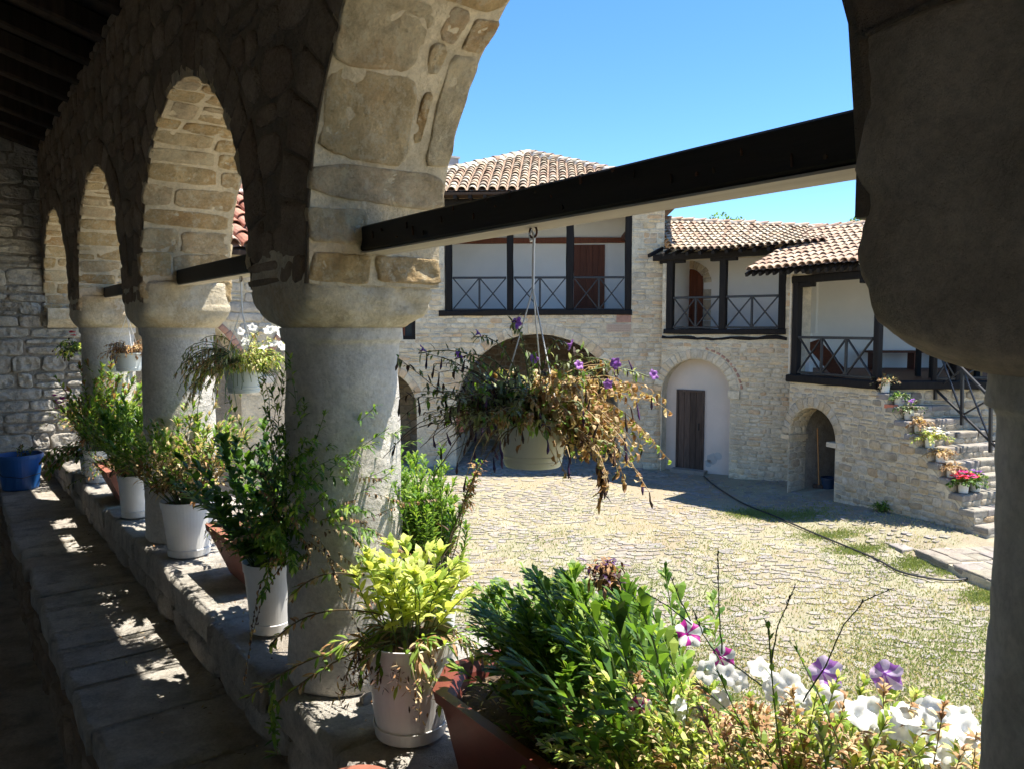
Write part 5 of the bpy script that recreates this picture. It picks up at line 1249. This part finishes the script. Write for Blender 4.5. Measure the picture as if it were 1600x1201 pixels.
# petunias in the near half
Pt = empty('petunia_plant', 'sprawling petunias with white and purple blooms at the bottom right', 'petunia', (TX, .55, 2.56))
lf, sb = MB(), MB()
for i in range(480):
    u = U(915, 1560); v = U(1065 if u < 1150 else 1085, 1240); z_ = U(.95, 1.22) if u > 1150 else U(1.0, 1.3); tgt = at(u, v, z_)
    if tgt.z < 2.60: tgt.z = 2.60 + U(0, .05)
    b0 = Vector((min(1.2, max(.92, tgt.x + U(-.05, .03))), min(1.0, max(.25, tgt.y + U(-.1, .1))), 2.56)); d = tgt - b0
    dry = U(0, 1) < (.30 if u < 1100 else .38)
    leafy_stem(lf, sb, b0 - Pt.location, d, d.length, ['lb', 'lt', 'lt', 'lb'] if dry else ['ll', 'll', 'ly', 'lt', 'll', 'ly'], (.022, .0085), 32, .25, .05, 8, .0016, 'stem' if dry else 'stemg', curl=.9 if dry else .4, ang=1.0)
lf.build('foliage', LM, Pt, 'stuff'); sb.build('stems', LM, Pt, 'stuff')
def F3(u, v, z_, r, outer, inner, face=None):
    p = at(u, v, z_); d = face or (Vector((-.55, -.5, .55)) + vrand(.45)); petunia(Pt, p - Pt.location, d, r, outer, inner)
for (u, v, z_, r) in ((1077, 988, 1.16, .021), (1130, 1030, 1.14, .021), (1000, 1104, 1.08, .017), (1290, 1052, 1.1, .025), (1386, 1056, 1.1, .023)):
    F3(u, v, z_, r, 'pw' if u < 1200 else 'plil', 'pm' if u < 1200 else 'pv', Vector((-.5, -.6, .3)) + vrand(.2))
WH = [(1060, 1100), (1075, 1115), (1110, 1045), (1140, 1052), (1125, 1095), (1150, 1062), (1190, 1045), (1205, 1055), (1230, 1065), (1245, 1085), (1255, 1100), (1215, 1080), (1292, 1092), (1345, 1112), (1360, 1108), (1375, 1125), (1400, 1128), (1415, 1140), (1420, 1115),
      (1440, 1120), (1460, 1112), (1480, 1115), (1500, 1125), (1515, 1140), (1530, 1150), (1500, 1150), (1480, 1165), (1455, 1160), (1440, 1175), (1470, 1185), (1500, 1180), (1525, 1175), (1540, 1190), (1410, 1170), (1430, 1195), (1380, 1175), (1350, 1195), (1490, 1200), (1525, 1200), (1130, 1190), (1085, 1185), (1300, 1185)]
for u, v in WH: F3(u + U(-5, 5), v + U(-4, 4), U(1.0, 1.12) if u > 1270 else U(1.02, 1.14), U(.016, .023) if u > 1270 else U(.013, .019), 'pw', 'pw')
# flower spikes and seed stalks
sb2 = MB(); lf2 = MB()
def stalk(pp, z_, heads=10):
    pts0 = [at(u, v, z_) - Pt.location for u, v in pp]; pts = []
    for i in range(len(pts0) - 1):
        for k in range(5): pts.append(pts0[i].lerp(pts0[i + 1], k / 5) + vrand(.0008))
    pts.append(pts0[-1]); n = len(pts); sb2.tube(pts, [.0011 - .0006 * i / n for i in range(n)], 5, LI['stemg'], False)
    for k in range(heads): c, dd = along(pts, U(.6, 1)); leaf_(lf2, c, dd + vrand(.5), .006, .0025, LI[rnd.choice(['stem', 'ldk', 'pp'])], .2)
stalk([(1128, 1020), (1123, 940), (1122, 855)], .95, 14); stalk([(1205, 1035), (1216, 975), (1243, 912)], .95, 12); stalk([(1255, 1095), (1290, 1040), (1318, 975), (1350, 938), (1397, 918)], .92, 10); stalk([(1080, 975), (1050, 950), (1008, 925)], 1.0, 8); stalk([(1080, 970), (1062, 935), (1048, 900)], 1.02, 10); stalk([(1125, 1030), (1098, 990), (1082, 950)], 1.0, 14); stalk([(1190, 1070), (1150, 1040), (1110, 1010)], .95, 6)
sb2.build('stalks', LM, Pt, 'stuff'); lf2.build('stalk_buds', LM, Pt, 'stuff')
S3 = empty('leafy_shrub', 'small fresh shoot with green leaves rising among the petunias', 'shrub', Pt.location); lf, sb = MB(), MB()
for (u, v, z_) in ((1128, 990, .95), (1225, 1035, .92), (1245, 1045, .92), (1200, 1040, .94), (1010, 1000, 1.1), (1030, 1010, 1.1), (1020, 1060, 1.05), (1120, 1010, .96)):
    tgt = at(u, v, z_); b0 = Vector((TX, tgt.y, 2.56)); d = tgt - b0; leafy_stem(lf, sb, b0 - S3.location, d, d.length, ['lg', 'll', 'lg'], (.020, .007), 22, .4, .02, 6, .002, curl=.2, ang=.7)
lf.build('foliage', LM, S3, 'stuff'); sb.build('stems', LM, S3, 'stuff')

# ---------------------------------------------------------------- hanging baskets
def hang(label, Yb, u_c, v_rim, r, h, mat, fol, zc_):
    p = at(u_c, v_rim, zc_); root = empty('hanging_basket', label, 'hanging basket', (.917, p.y, p.z), 0, 'hanging baskets under the tie beams')
    zt = 3.594 - p.z
    MB().lathe([(r * .74, -h), (r * .77, -h + .004), (r * .80, -h + .012), (r * .785, -h + .014), (r * .83, -h + .022), (r * .815, -h + .024), (r * .97, -.014), (r * .95, -.012), (r * 1.03, -.008), (r * 1.04, 0), (r * .98, 0), (r * .92, -.02)], n=48).build('pot_wall', mat, root)
    MB().lathe([(.001, -.012), (r * .95, -.016)], n=24, cap0=False).build('soil', M['soil'], root)
    hk = MB(); a = [Vector((.0, 0, zt - .02 + .0))]
    circ = [Vector((0, .011 * math.sin(t), zt - .013 + .011 * math.cos(t))) for t in [2 * PI * k / 14 for k in range(15)]]; mb = MB(); mb.tube(circ, .0022, 6); mb.build('eye_ring', M['rust'], root)
    L1 = .10 if zt > .2 else .06
    hk.tube([Vector((0, .006, zt - .03)), Vector((0, .011, zt - .018)), Vector((0, .004, zt - .010)), Vector((0, -.003, zt - .02)), Vector((0, -.001, zt - .05)), Vector((0, 0, zt - .02 - L1))], .003, 6); hk.build('hook', M['wire'], root)
    top = Vector((0, 0, zt - .02 - L1))
    for k in range(3):
        an = .6 + k * 2 * PI / 3; q = Vector((math.cos(an) * r * 1.0, math.sin(an) * r * 1.0, -.002)); mb = MB(); mb.tube([top, top.lerp(q, .5) + vrand(.001), q], .0016, 5); mb.build('wire', M['wire'], root)
    fol(root, r); return root
CAMR = RT
def fol_main(root, r):
    lf, sb = MB(), MB(); G_ = ['lgrey', 'lgrey', 'lg', 'ldk', 'lgrey', 'stemg']; Bn = ['lt', 'lt', 'lb', 'lb', 'lt', 'll']
    for i in range(390):
        a = U(0, 2 * PI); d = Vector((math.cos(a), math.sin(a), 0)); side = d.dot(RT); dry = side * .9 + U(-.65, .75) > .10
        el = U(-.05, 1.15); ext = U(.10, .27) * (1 - .35 * max(0, el - .3)) * (.75 + .35 * abs(side)); d = d + UPV * el
        pts = stem_path((U(-.05, .05), U(-.05, .05), -.005), d, ext, .34 if dry else .22, 9, .20)
        sb.tube(pts, [.0015 - .0009 * j / 9 for j in range(10)], 4, LI['stem' if not dry else 'lt'], False)
        for k in range(24):
            f = U(.12, 1); c, dd = along(pts, f); ms = rnd.choice(Bn if dry else G_); ld = dd * .6 + vrand(.8) - UPV * (.35 if dry and side > .2 else -.15)
            if c.z < -.008 and c.dot(RT) < r * .35 and U(0, 1) < .93: continue
            if c.z < -.02 and c.dot(RT) < r * 1.1 and U(0, 1) < .6: continue
            leaf_(lf, c, ld, U(.012, .026), U(.006, .012) if dry else U(.004, .009), LI[ms], U(.6, 3.0) if dry else U(-.4, 2.2), fold=.25)
        if U(0, 1) < .3: c, dd = along(pts, 1); lf.tube(stem_path(c, Vector((U(-.3, .3), U(-.3, .3), -1)), U(.02, .04), .1, 4, .2), [.0010, .0014, .0018, .0028, .001], 5, LI[rnd.choice(['pp', 'ldk'])], True)
    for i in range(90):    # green leaves right over the rim on the left, dry curtain on the right
        a = U(0, 2 * PI); d = Vector((math.cos(a), math.sin(a), 0)); side = d.dot(RT); c = d * r * U(.8, 1.25) + UPV * U(-.005, .045)
        leaf_(lf, c, d + UPV * U(-.45, .6), U(.018, .032), U(.010, .016), LI[rnd.choice(['lg', 'ld', 'll'] if side < .1 else ['lb', 'lt', 'lb'])], U(.2, .9))
    for i in range(13):    # long dead trailers, right side
        a0 = (RT * U(.25, 1) - FW * U(-.2, .9)); pts = stem_path(a0 * r, a0 + UPV * .1, U(.07, .13), .7, 9, .2); sb.tube(pts, .0014, 4, LI['lb'], False)
        for k in range(42): c, dd = along(pts, U(.15, 1)); leaf_(lf, c + vrand(.006), Vector((0, 0, -1)) + vrand(.8), U(.015, .030), U(.007, .014), LI[rnd.choice(['lb', 'lb', 'lt', 'lt', 'ldk'])], U(.6, 2.6), fold=.35)
    pts = [at(u, v, 1.40) - root.location for u, v in ((888, 690), (915, 700), (935, 722), (942, 750), (938, 775))]; sb.tube(pts, .0016, 4, LI['ldk'], False)
    for k in range(40): c, dd = along(pts, U(.45, 1)); leaf_(lf, c + vrand(.005), Vector((0, 0, -1)) + vrand(.5), U(.02, .035), .007, LI[rnd.choice(['ldk', 'lb'])], U(-1, 1), fold=.3)
    lf.build('foliage', LM, root, 'stuff'); sb.build('stems', LM, root, 'stuff')
    for (u, v) in ((662, 545), (718, 555), (748, 520), (892, 540), (962, 568), (905, 570), (950, 600), (1022, 585), (808, 505), (835, 560)):
        q = at(u, v, 1.42 + U(-.05, .05)) - root.location; d = Vector((U(-.6, .9), U(-1, .2), U(-.4, .4))).normalized(); rr = U(.008, .011)
        petunia(root, q, d, rr, 'pv', 'pv', deep=1.4); e = q - d * rr * 1.5; pts = [e * t + UPV * .05 * math.sin(PI * t) for t in [j / 8 for j in range(9)]]; mb = MB(); mb.tube(pts, .0012, 4, LI['stemg'], False)
        for k in range(30): c, dd = along(pts, U(.4, 1)); leaf_(mb, c, dd * .4 + vrand(.8), U(.010, .024), .005, LI[rnd.choice(G_)], U(.2, 1.2))
        mb.build('flower_stem', LM, root, 'stuff')
hang('large half dead petunia in cream hanging pot under the near beam', 0, 832, 648, .072, .098, M['potcream'], fol_main, 1.474)
def fol2(root, r):
    lf, sb = MB(), MB()
    for i in range(170):
        a = U(0, 2 * PI); d = Vector((math.cos(a), math.sin(a), U(0, .9))); side = d.dot(RT); left = side < -.1
        pts = stem_path((0, 0, 0), d, U(.12, .25) * (1.25 if left else .85), .6 if left else .35, 8, .2); sb.tube(pts, .0014, 3, LI['stemg'], False)
        for k in range(30):
            c, dd = along(pts, U(.15, 1))
            if c.z < -.01 and c.dot(RT) > -r * .8: continue
            leaf_(lf, c, dd * .5 + vrand(.8) - UPV * (.4 if left else 0), U(.014, .028), .006, LI[rnd.choice(['lt', 'lgrey', 'lb', 'lgrey', 'll'] if left else ['ly', 'll', 'lt', 'pyel', 'll'])], U(.2, 1.2))
    lf.build('foliage', LM, root, 'stuff'); sb.build('stems', LM, root, 'stuff')
    for k in range(12): u, v = U(370, 450), U(498, 545); petunia(root, at(u, v, 2.85 + U(-.12, .12)) - root.location, Vector((U(-.6, .3), U(-1, 0), .5)), .018, 'pw', 'pw')
hang('yellowing petunia with white blooms in pale hanging pot behind the near column', 0, 382, 571, .073, .10, M['potgrey'], fol2, 2.87)
def fol3(root, r):
    lf, sb = MB(), MB()
    for i in range(70):
        a = U(0, 2 * PI); d = Vector((math.cos(a), math.sin(a), U(.1, 1))); pts = stem_path((0, 0, 0), d, U(.08, .18), .5, 7, .2); sb.tube(pts, .0014, 3, LI['lb'], False)
        for k in range(20): c, dd = along(pts, U(.2, 1)); leaf_(lf, c, dd * .4 + vrand(.8), U(.015, .03), .008, LI[rnd.choice(['lb', 'lt', 'lb', 'ldk'])], U(.2, 1.2))
    lf.build('foliage', LM, root, 'stuff'); sb.build('stems', LM, root, 'stuff')
hang('dried brown plant in pale hanging pot beside the third column', 0, 212, 551, .085, .11, M['potgrey'], fol3, 4.6)
def fol4(root, r):
    lf, sb = MB(), MB()
    for i in range(60):
        a = U(0, 2 * PI); d = Vector((math.cos(a), math.sin(a), U(-.2, .5))); pts = stem_path((0, 0, 0), d, U(.12, .24), .5, 7, .15); sb.tube(pts, .0014, 3, LI['stemg'], False)
        for k in range(16): c, dd = along(pts, U(.2, 1)); leaf_(lf, c, dd * .4 + vrand(.8), U(.02, .034), .016, LI[rnd.choice(['ld', 'lg', 'ldk', 'ly'])], U(.2, .8))
    lf.build('foliage', LM, root, 'stuff'); sb.build('stems', LM, root, 'stuff')
    for k in range(5): blob_flower(root, at(113 + U(-4, 4), 522 + U(-4, 4), 6.0) - root.location, .022, 'prd')
hang('dark leaved basket with a red bloom in the last arch', 0, 104, 540, .07, .05, M['iron'], fol4, 5.97)

# ---------------------------------------------------------------- pots on the stair
def spot(u, v, label, mats, fl=None, r=.085, spread=.2, h=.2, n=26, mat='potw', hh=.17, white=True):
    x, z = FG.px(u, v); best = min(STEP, key=lambda s: abs(s[1] - z) + abs(s[0] - x) * .5); w_ = FG.w(x, .17, best[1] + .006)
    w_ = FG.w(best[0] + .02, .17, best[1] + .006)
    root = empty('potted_flower', label, 'potted plant', w_, 0, 'flower pots on the stair'); k = pot(root, r, hh, M[mat], .8, False)
    shrub(root, (0, 0, k - .03), spread, h, n, mats, (.06, .026), 12, (-.02, 0, 0), .2, .35, 5, .003, .4, .2, .04)
    if fl:
        for j in range(fl[1]): a = U(0, 2 * PI); q = U(.2, 1); blob_flower(root, (math.cos(a) * spread * q * .9, math.sin(a) * spread * q * .9, k + h * (1.0 - .5 * q) * U(.7, 1.0)), .05, rnd.choice(fl[0]), n=6)
    return root
def top_spot(x, y, z, *a, **k):
    s = list(STEP); STEP[:] = [(x, z)]; r = spot(*a, **k); STEP[:] = s; r.location = FG.w(x, y, z); return r
top_spot(2.25, .10, STEP[0][1] + .02, 1378, 610, 'topmost white pot with dry brown plant beside the gallery post', ['lt', 'lb', 'lgrey'], None)
spot(1402, 642, 'second white pot from the top with grey green leaves', ['lgrey', 'ld', 'lg'], None, spread=.18, h=.12)
spot(1409, 655, 'third white pot from the top with dark purple leaves', ['ld', 'lgrey', 'ldk'], (['pv'], 5), spread=.24, h=.2)
spot(1432, 676, 'white pot of dry orange leaves halfway down the stair', ['lb', 'lt', 'lb'], (['lt'], 6), spread=.22, h=.14)
spot(1460, 705, 'trailing yellow green petunia with white blooms on the stair', ['ly', 'll', 'lt'], (['pw', 'pw', 'pyel'], 26), spread=.3, h=.2, n=40)
spot(1483, 722, 'small white pot with straw coloured dry plant on the lower stair', ['lt', 'lb', 'lt'], None, spread=.26, h=.12)
spot(1497, 740, 'brown withered plant just above the red geraniums on the stair', ['lb', 'lt', 'lb'], None, spread=.2, h=.1)
spot(1518, 770, 'white pot of bright red geraniums on the lower stair', ['lg', 'ld'], (['ppk', 'prd', 'ppk'], 34), spread=.22, h=.2, n=30)
g = spot(1536, 770, 'white pot of purple and green petunias right of the geraniums', ['ll', 'lg'], (['pv', 'll'], 10), spread=.15, h=.2); g.location += FG.n * .28
for (u, v) in ((1367, 612), (1389, 640)):
    x, z = FG.px(u, v); o = slab('clay_tile', 0, 0, .2, .12, 0, .07, M['red'], None, 4, 4, .01, .002, .004, FG.rz); o.location = FG.w(x, .05, topg(x) + .0); tag(o, 'red clay tile beside the topmost stair pot' if u < 1380 else 'red clay tile beside the second stair pot', 'tile')
# fern at wall foot
x, z = FG.px(1383, 797); w_ = FG.w(x, -.08, gz(*FG.w(x, -.08, 0).xy)); fr_ = empty('wild_fern', 'small green weed growing at the foot of the stair wall', 'weed', w_)
shrub(fr_, (0, 0, 0), .16, .2, 30, ['lg', 'ld', 'll'], (.06, .02), 12, (0, 0, 0), .1, .3, 4, .002, .4, 0, .03)
# bucket inside the low arch, broom
q = FG.w(X(1275) if False else gc_ - .25, .75, 0); bb = empty('blue_bucket', 'dark blue bucket standing inside the low arched doorway', 'bucket', q); M['dblue'] = plain('dark_blue_plastic', (.008, .03, .07), .5, .2); MB().lathe([(.12, 0), (.16, .33), (.17, .33), (.17, .36), (.15, .35), (.13, .1)], n=24).build('bucket_wall', M['dblue'], bb)
br = empty('broom', 'long handled broom leaning inside the low arched doorway', 'broom', FG.w(gc_ - .38, .6, 0)); MB().tube([(0, 0, .2), (.05, .1, 1.35)], .014, 6).build('handle', M['honey'], br); MB().bar((0, -.1, .1), (0, .12, .1), .06, .2).build('head', M['brownold'], br)

# hose
hz_ = []
for u, v in ((1100, 742), (1118, 758), (1160, 785), (1210, 805), (1265, 828), (1320, 850), (1370, 872), (1400, 888), (1430, 897), (1470, 904), (1500, 905), (1525, 900), (1550, 888)):
    q = on_z(u, v, .03); hz_.append(Vector((q.x, q.y, gz(q.x, q.y) + .022)))
hp = []
for i in range(len(hz_) - 1):
    a, b, c, d = hz_[max(i - 1, 0)], hz_[i], hz_[i + 1], hz_[min(i + 2, len(hz_) - 1)]
    for k in range(6): t = k / 6; hp.append(.5 * ((2 * b) + (c - a) * t + (2 * a - 5 * b + 4 * c - d) * t * t + (-a + 3 * b - 3 * c + d) * t ** 3))
hp.append(hz_[-1]); hs = empty('garden_hose', 'black garden hose snaking across the courtyard to a yellow nozzle', 'hose', (0, 0, 0))
MB().tube(hp, .016, 6).build('hose_pipe', M['hose'], hs); M['yel'] = plain('yellow_plastic', (.70, .38, .03), .5, .1); MB().tube([hp[-1], hp[-1] + (hp[-1] - hp[-2]).normalized() * .16], [.022, .03], 8).build('nozzle', M['yel'], hs)

# ---------------------------------------------------------------- cobbles and grass
def in_court(p):
    q = p; 
    if FM.loc(q).y > (4.5 if a_big0 < FM.loc(q).x < a_big1 else -.02) and FM.loc(q).x < FM.len: return False
    if FB.loc(q).y > -.03 and FB.loc(q).x > -.2 and FB.loc(q).x < FB.len + .3: return False
    l = FG.loc(q)
    if l.y > -.03 and l.x > -.3: return False
    if l.x > 4.3 and l.y > -.6: return False
    k = FP.loc(q)
    if k.y > -.03 and -.1 < k.x < 4: return False
    return True
a_big0, a_big1 = FM.x(712), FM.x(968)
geo = []
gy = 6.3
row = 0
while gy < 22:
    xl = -3.5 if gy < 12 else -6; hh = U(.10, .20); x = xl + U(0, .2)
    while x < 9:
        w_ = U(.10, .34); c = cw(x + w_ / 2 + U(-.03, .03), gy + hh / 2 + U(-.03, .03)); c += Vector((noise.noise(c * .55), noise.noise(c * .55 + Vector((7, 3, 1))), 0)) * .55; rot = noise.noise(c * .4) * 1.4 + U(-.35, .35); dmain = -FM.loc(c).y
        u, v, d_ = proj(c)
        if 560 < u < 1640 and v < 1260 and in_court(c):
            pave = dmain < .9 and FM.loc(c).x < FM.len; drop = noise.noise(c * .8) * .7 + noise.noise(c * .22 + Vector((3, 1, 0))) * .5 + U(-.45, .45)
            if pave or drop > -.12:
                k = 1.0 if pave else U(.70, 1.02); n = rnd.choice((6, 7, 8)); a0 = U(0, 6); ps = []
                for j in range(n):
                    a = 2 * PI * j / n + a0; e = (abs(math.cos(a)) ** 3.2 + abs(math.sin(a)) ** 3.2) ** (-1 / 3.2); ps.append((math.cos(a) * w_ * .5 * k * e * U(.78, 1.1), math.sin(a) * hh * .5 * k * e * U(.7, 1.1)))
                z0 = gz(c.x, c.y); tz_ = U(-.008, .0015) if not pave else U(.012, .022); tl = (U(-.03, .03), U(-.03, .03)); vs = []
                for sc2, zz in ((1.03, -.03), (1.0, tz_ * .4), (.82, tz_)):
                    for a_, b_2 in ps: cr, sr = math.cos(rot), math.sin(rot); a_r, b_r = (a_, b_2) if pave else (a_ * cr - b_2 * sr, a_ * sr + b_2 * cr); w2 = RT * (a_r * sc2) + FW * (b_r * sc2); vs.append(Vector((c.x + w2.x, c.y + w2.y, z0 + zz + a_ * tl[0] + b_2 * tl[1])))
                vs.append(Vector((c.x, c.y, z0 + tz_ + .003))); fs = [(r * n + j, r * n + (j + 1) % n, (r + 1) * n + (j + 1) % n, (r + 1) * n + j) for r in (0, 1) for j in range(n)] + [(2 * n + j, 2 * n + (j + 1) % n, 3 * n) for j in range(n)]
                geo.append((w_ * hh * k * k / d_ ** 2 * (1 if v < 1000 or u > 1000 else .3), vs, fs))
        x += w_
    gy += hh
geo.sort(key=lambda g: -g[0])
for s, vs, fs in geo[:300]:
    c = vs[-1]; o = link('cobblestone', mesh('cobblestone', [v - c for v in vs], fs, M['cob'], smooth=False), gr); o.location = c
mb = MB()
for s, vs, fs in geo[300:]: mb.add(vs, fs)
mb.build('cobbles', M['cob'], gr, 'stuff')
print('cobbles', len(geo))
M['gdry'] = leaf_mat('dry_grass', (.46, .40, .20), (.56, .50, .27), .3, .8); M['ggr'] = leaf_mat('green_grass', (.16, .22, .06), (.26, .31, .10), .3, .8)
patches = [(1245, 805, 60, 10), (1300, 835, 60, 8), (1340, 858, 50, 9), (1430, 880, 40, 12), (1500, 893, 50, 8), (1175, 802, 50, 9), (1540, 930, 40, 14), (1030, 800, 60, 20), (1450, 950, 60, 25)]
vs = []; fs = []; ms = []
for i in range(110000):
    u = U(620, 1600); v = 745 + (U(0, 1) ** .75) * 420
    if i < 14000: q_ = rnd.choice(patches[:7]); u = rnd.gauss(q_[0], q_[2] * .5); v = rnd.gauss(q_[1], q_[3] * .45)
    c = on_z(u, v, 0)
    if not in_court(c): continue
    if c.dot(FW) > 18.2: continue
    z0 = gz(c.x, c.y); nn = noise.noise(c * .9)
    if i >= 14000 and nn + U(-.5, .5) < -.2: continue
    if i >= 14000 and v < 790 and u > 1000 and U(0, 1) < .7: continue
    green = i < 14000 or (noise.noise(c * .45 + Vector((9, 9, 0))) + U(-.3, .3) > .02); h_ = U(.010, .030); a = U(0, 6.3); w_ = U(.006, .012)
    dx, dy = math.cos(a) * w_, math.sin(a) * w_; b = len(vs); l_ = vrand(.02)
    vs += [(c.x - dx, c.y - dy, z0 - .005), (c.x + dx, c.y + dy, z0 - .005), (c.x + l_.x, c.y + l_.y, z0 + h_)]; fs.append((b, b + 1, b + 2)); ms.append(1 if green else 0)
o = link('grass_tufts', mesh('grass_tufts', vs, fs, [M['gdry'], M['ggr']], ms)); tag(o, 'dry straw coloured grass between the courtyard cobbles', 'grass', None, 'stuff')

# fallen leaves and crumbs on ledge and bench
mb = MB()
for k in range(520):
    y = U(.9, 6.9); on_ = U(0, 1) < .62; x = U(.76, 1.3) if on_ else .34 + .38 * U(0, 1) ** .5; z = 2.404 if on_ else 2.199
    leaf_(mb, Vector((x, y, z + U(0, .004))), Vector((U(-1, 1), U(-1, 1), U(-.05, .15))), U(.006, .022), U(.003, .009), LI[rnd.choice(['lb', 'lt', 'ldk', 'lt', 'stem', 'lb'])], U(-.6, .9))
o = mb.build('fallen_leaves', LM); tag(o, 'dry fallen leaves scattered on the stone ledge and bench', 'leaves', None, 'stuff')
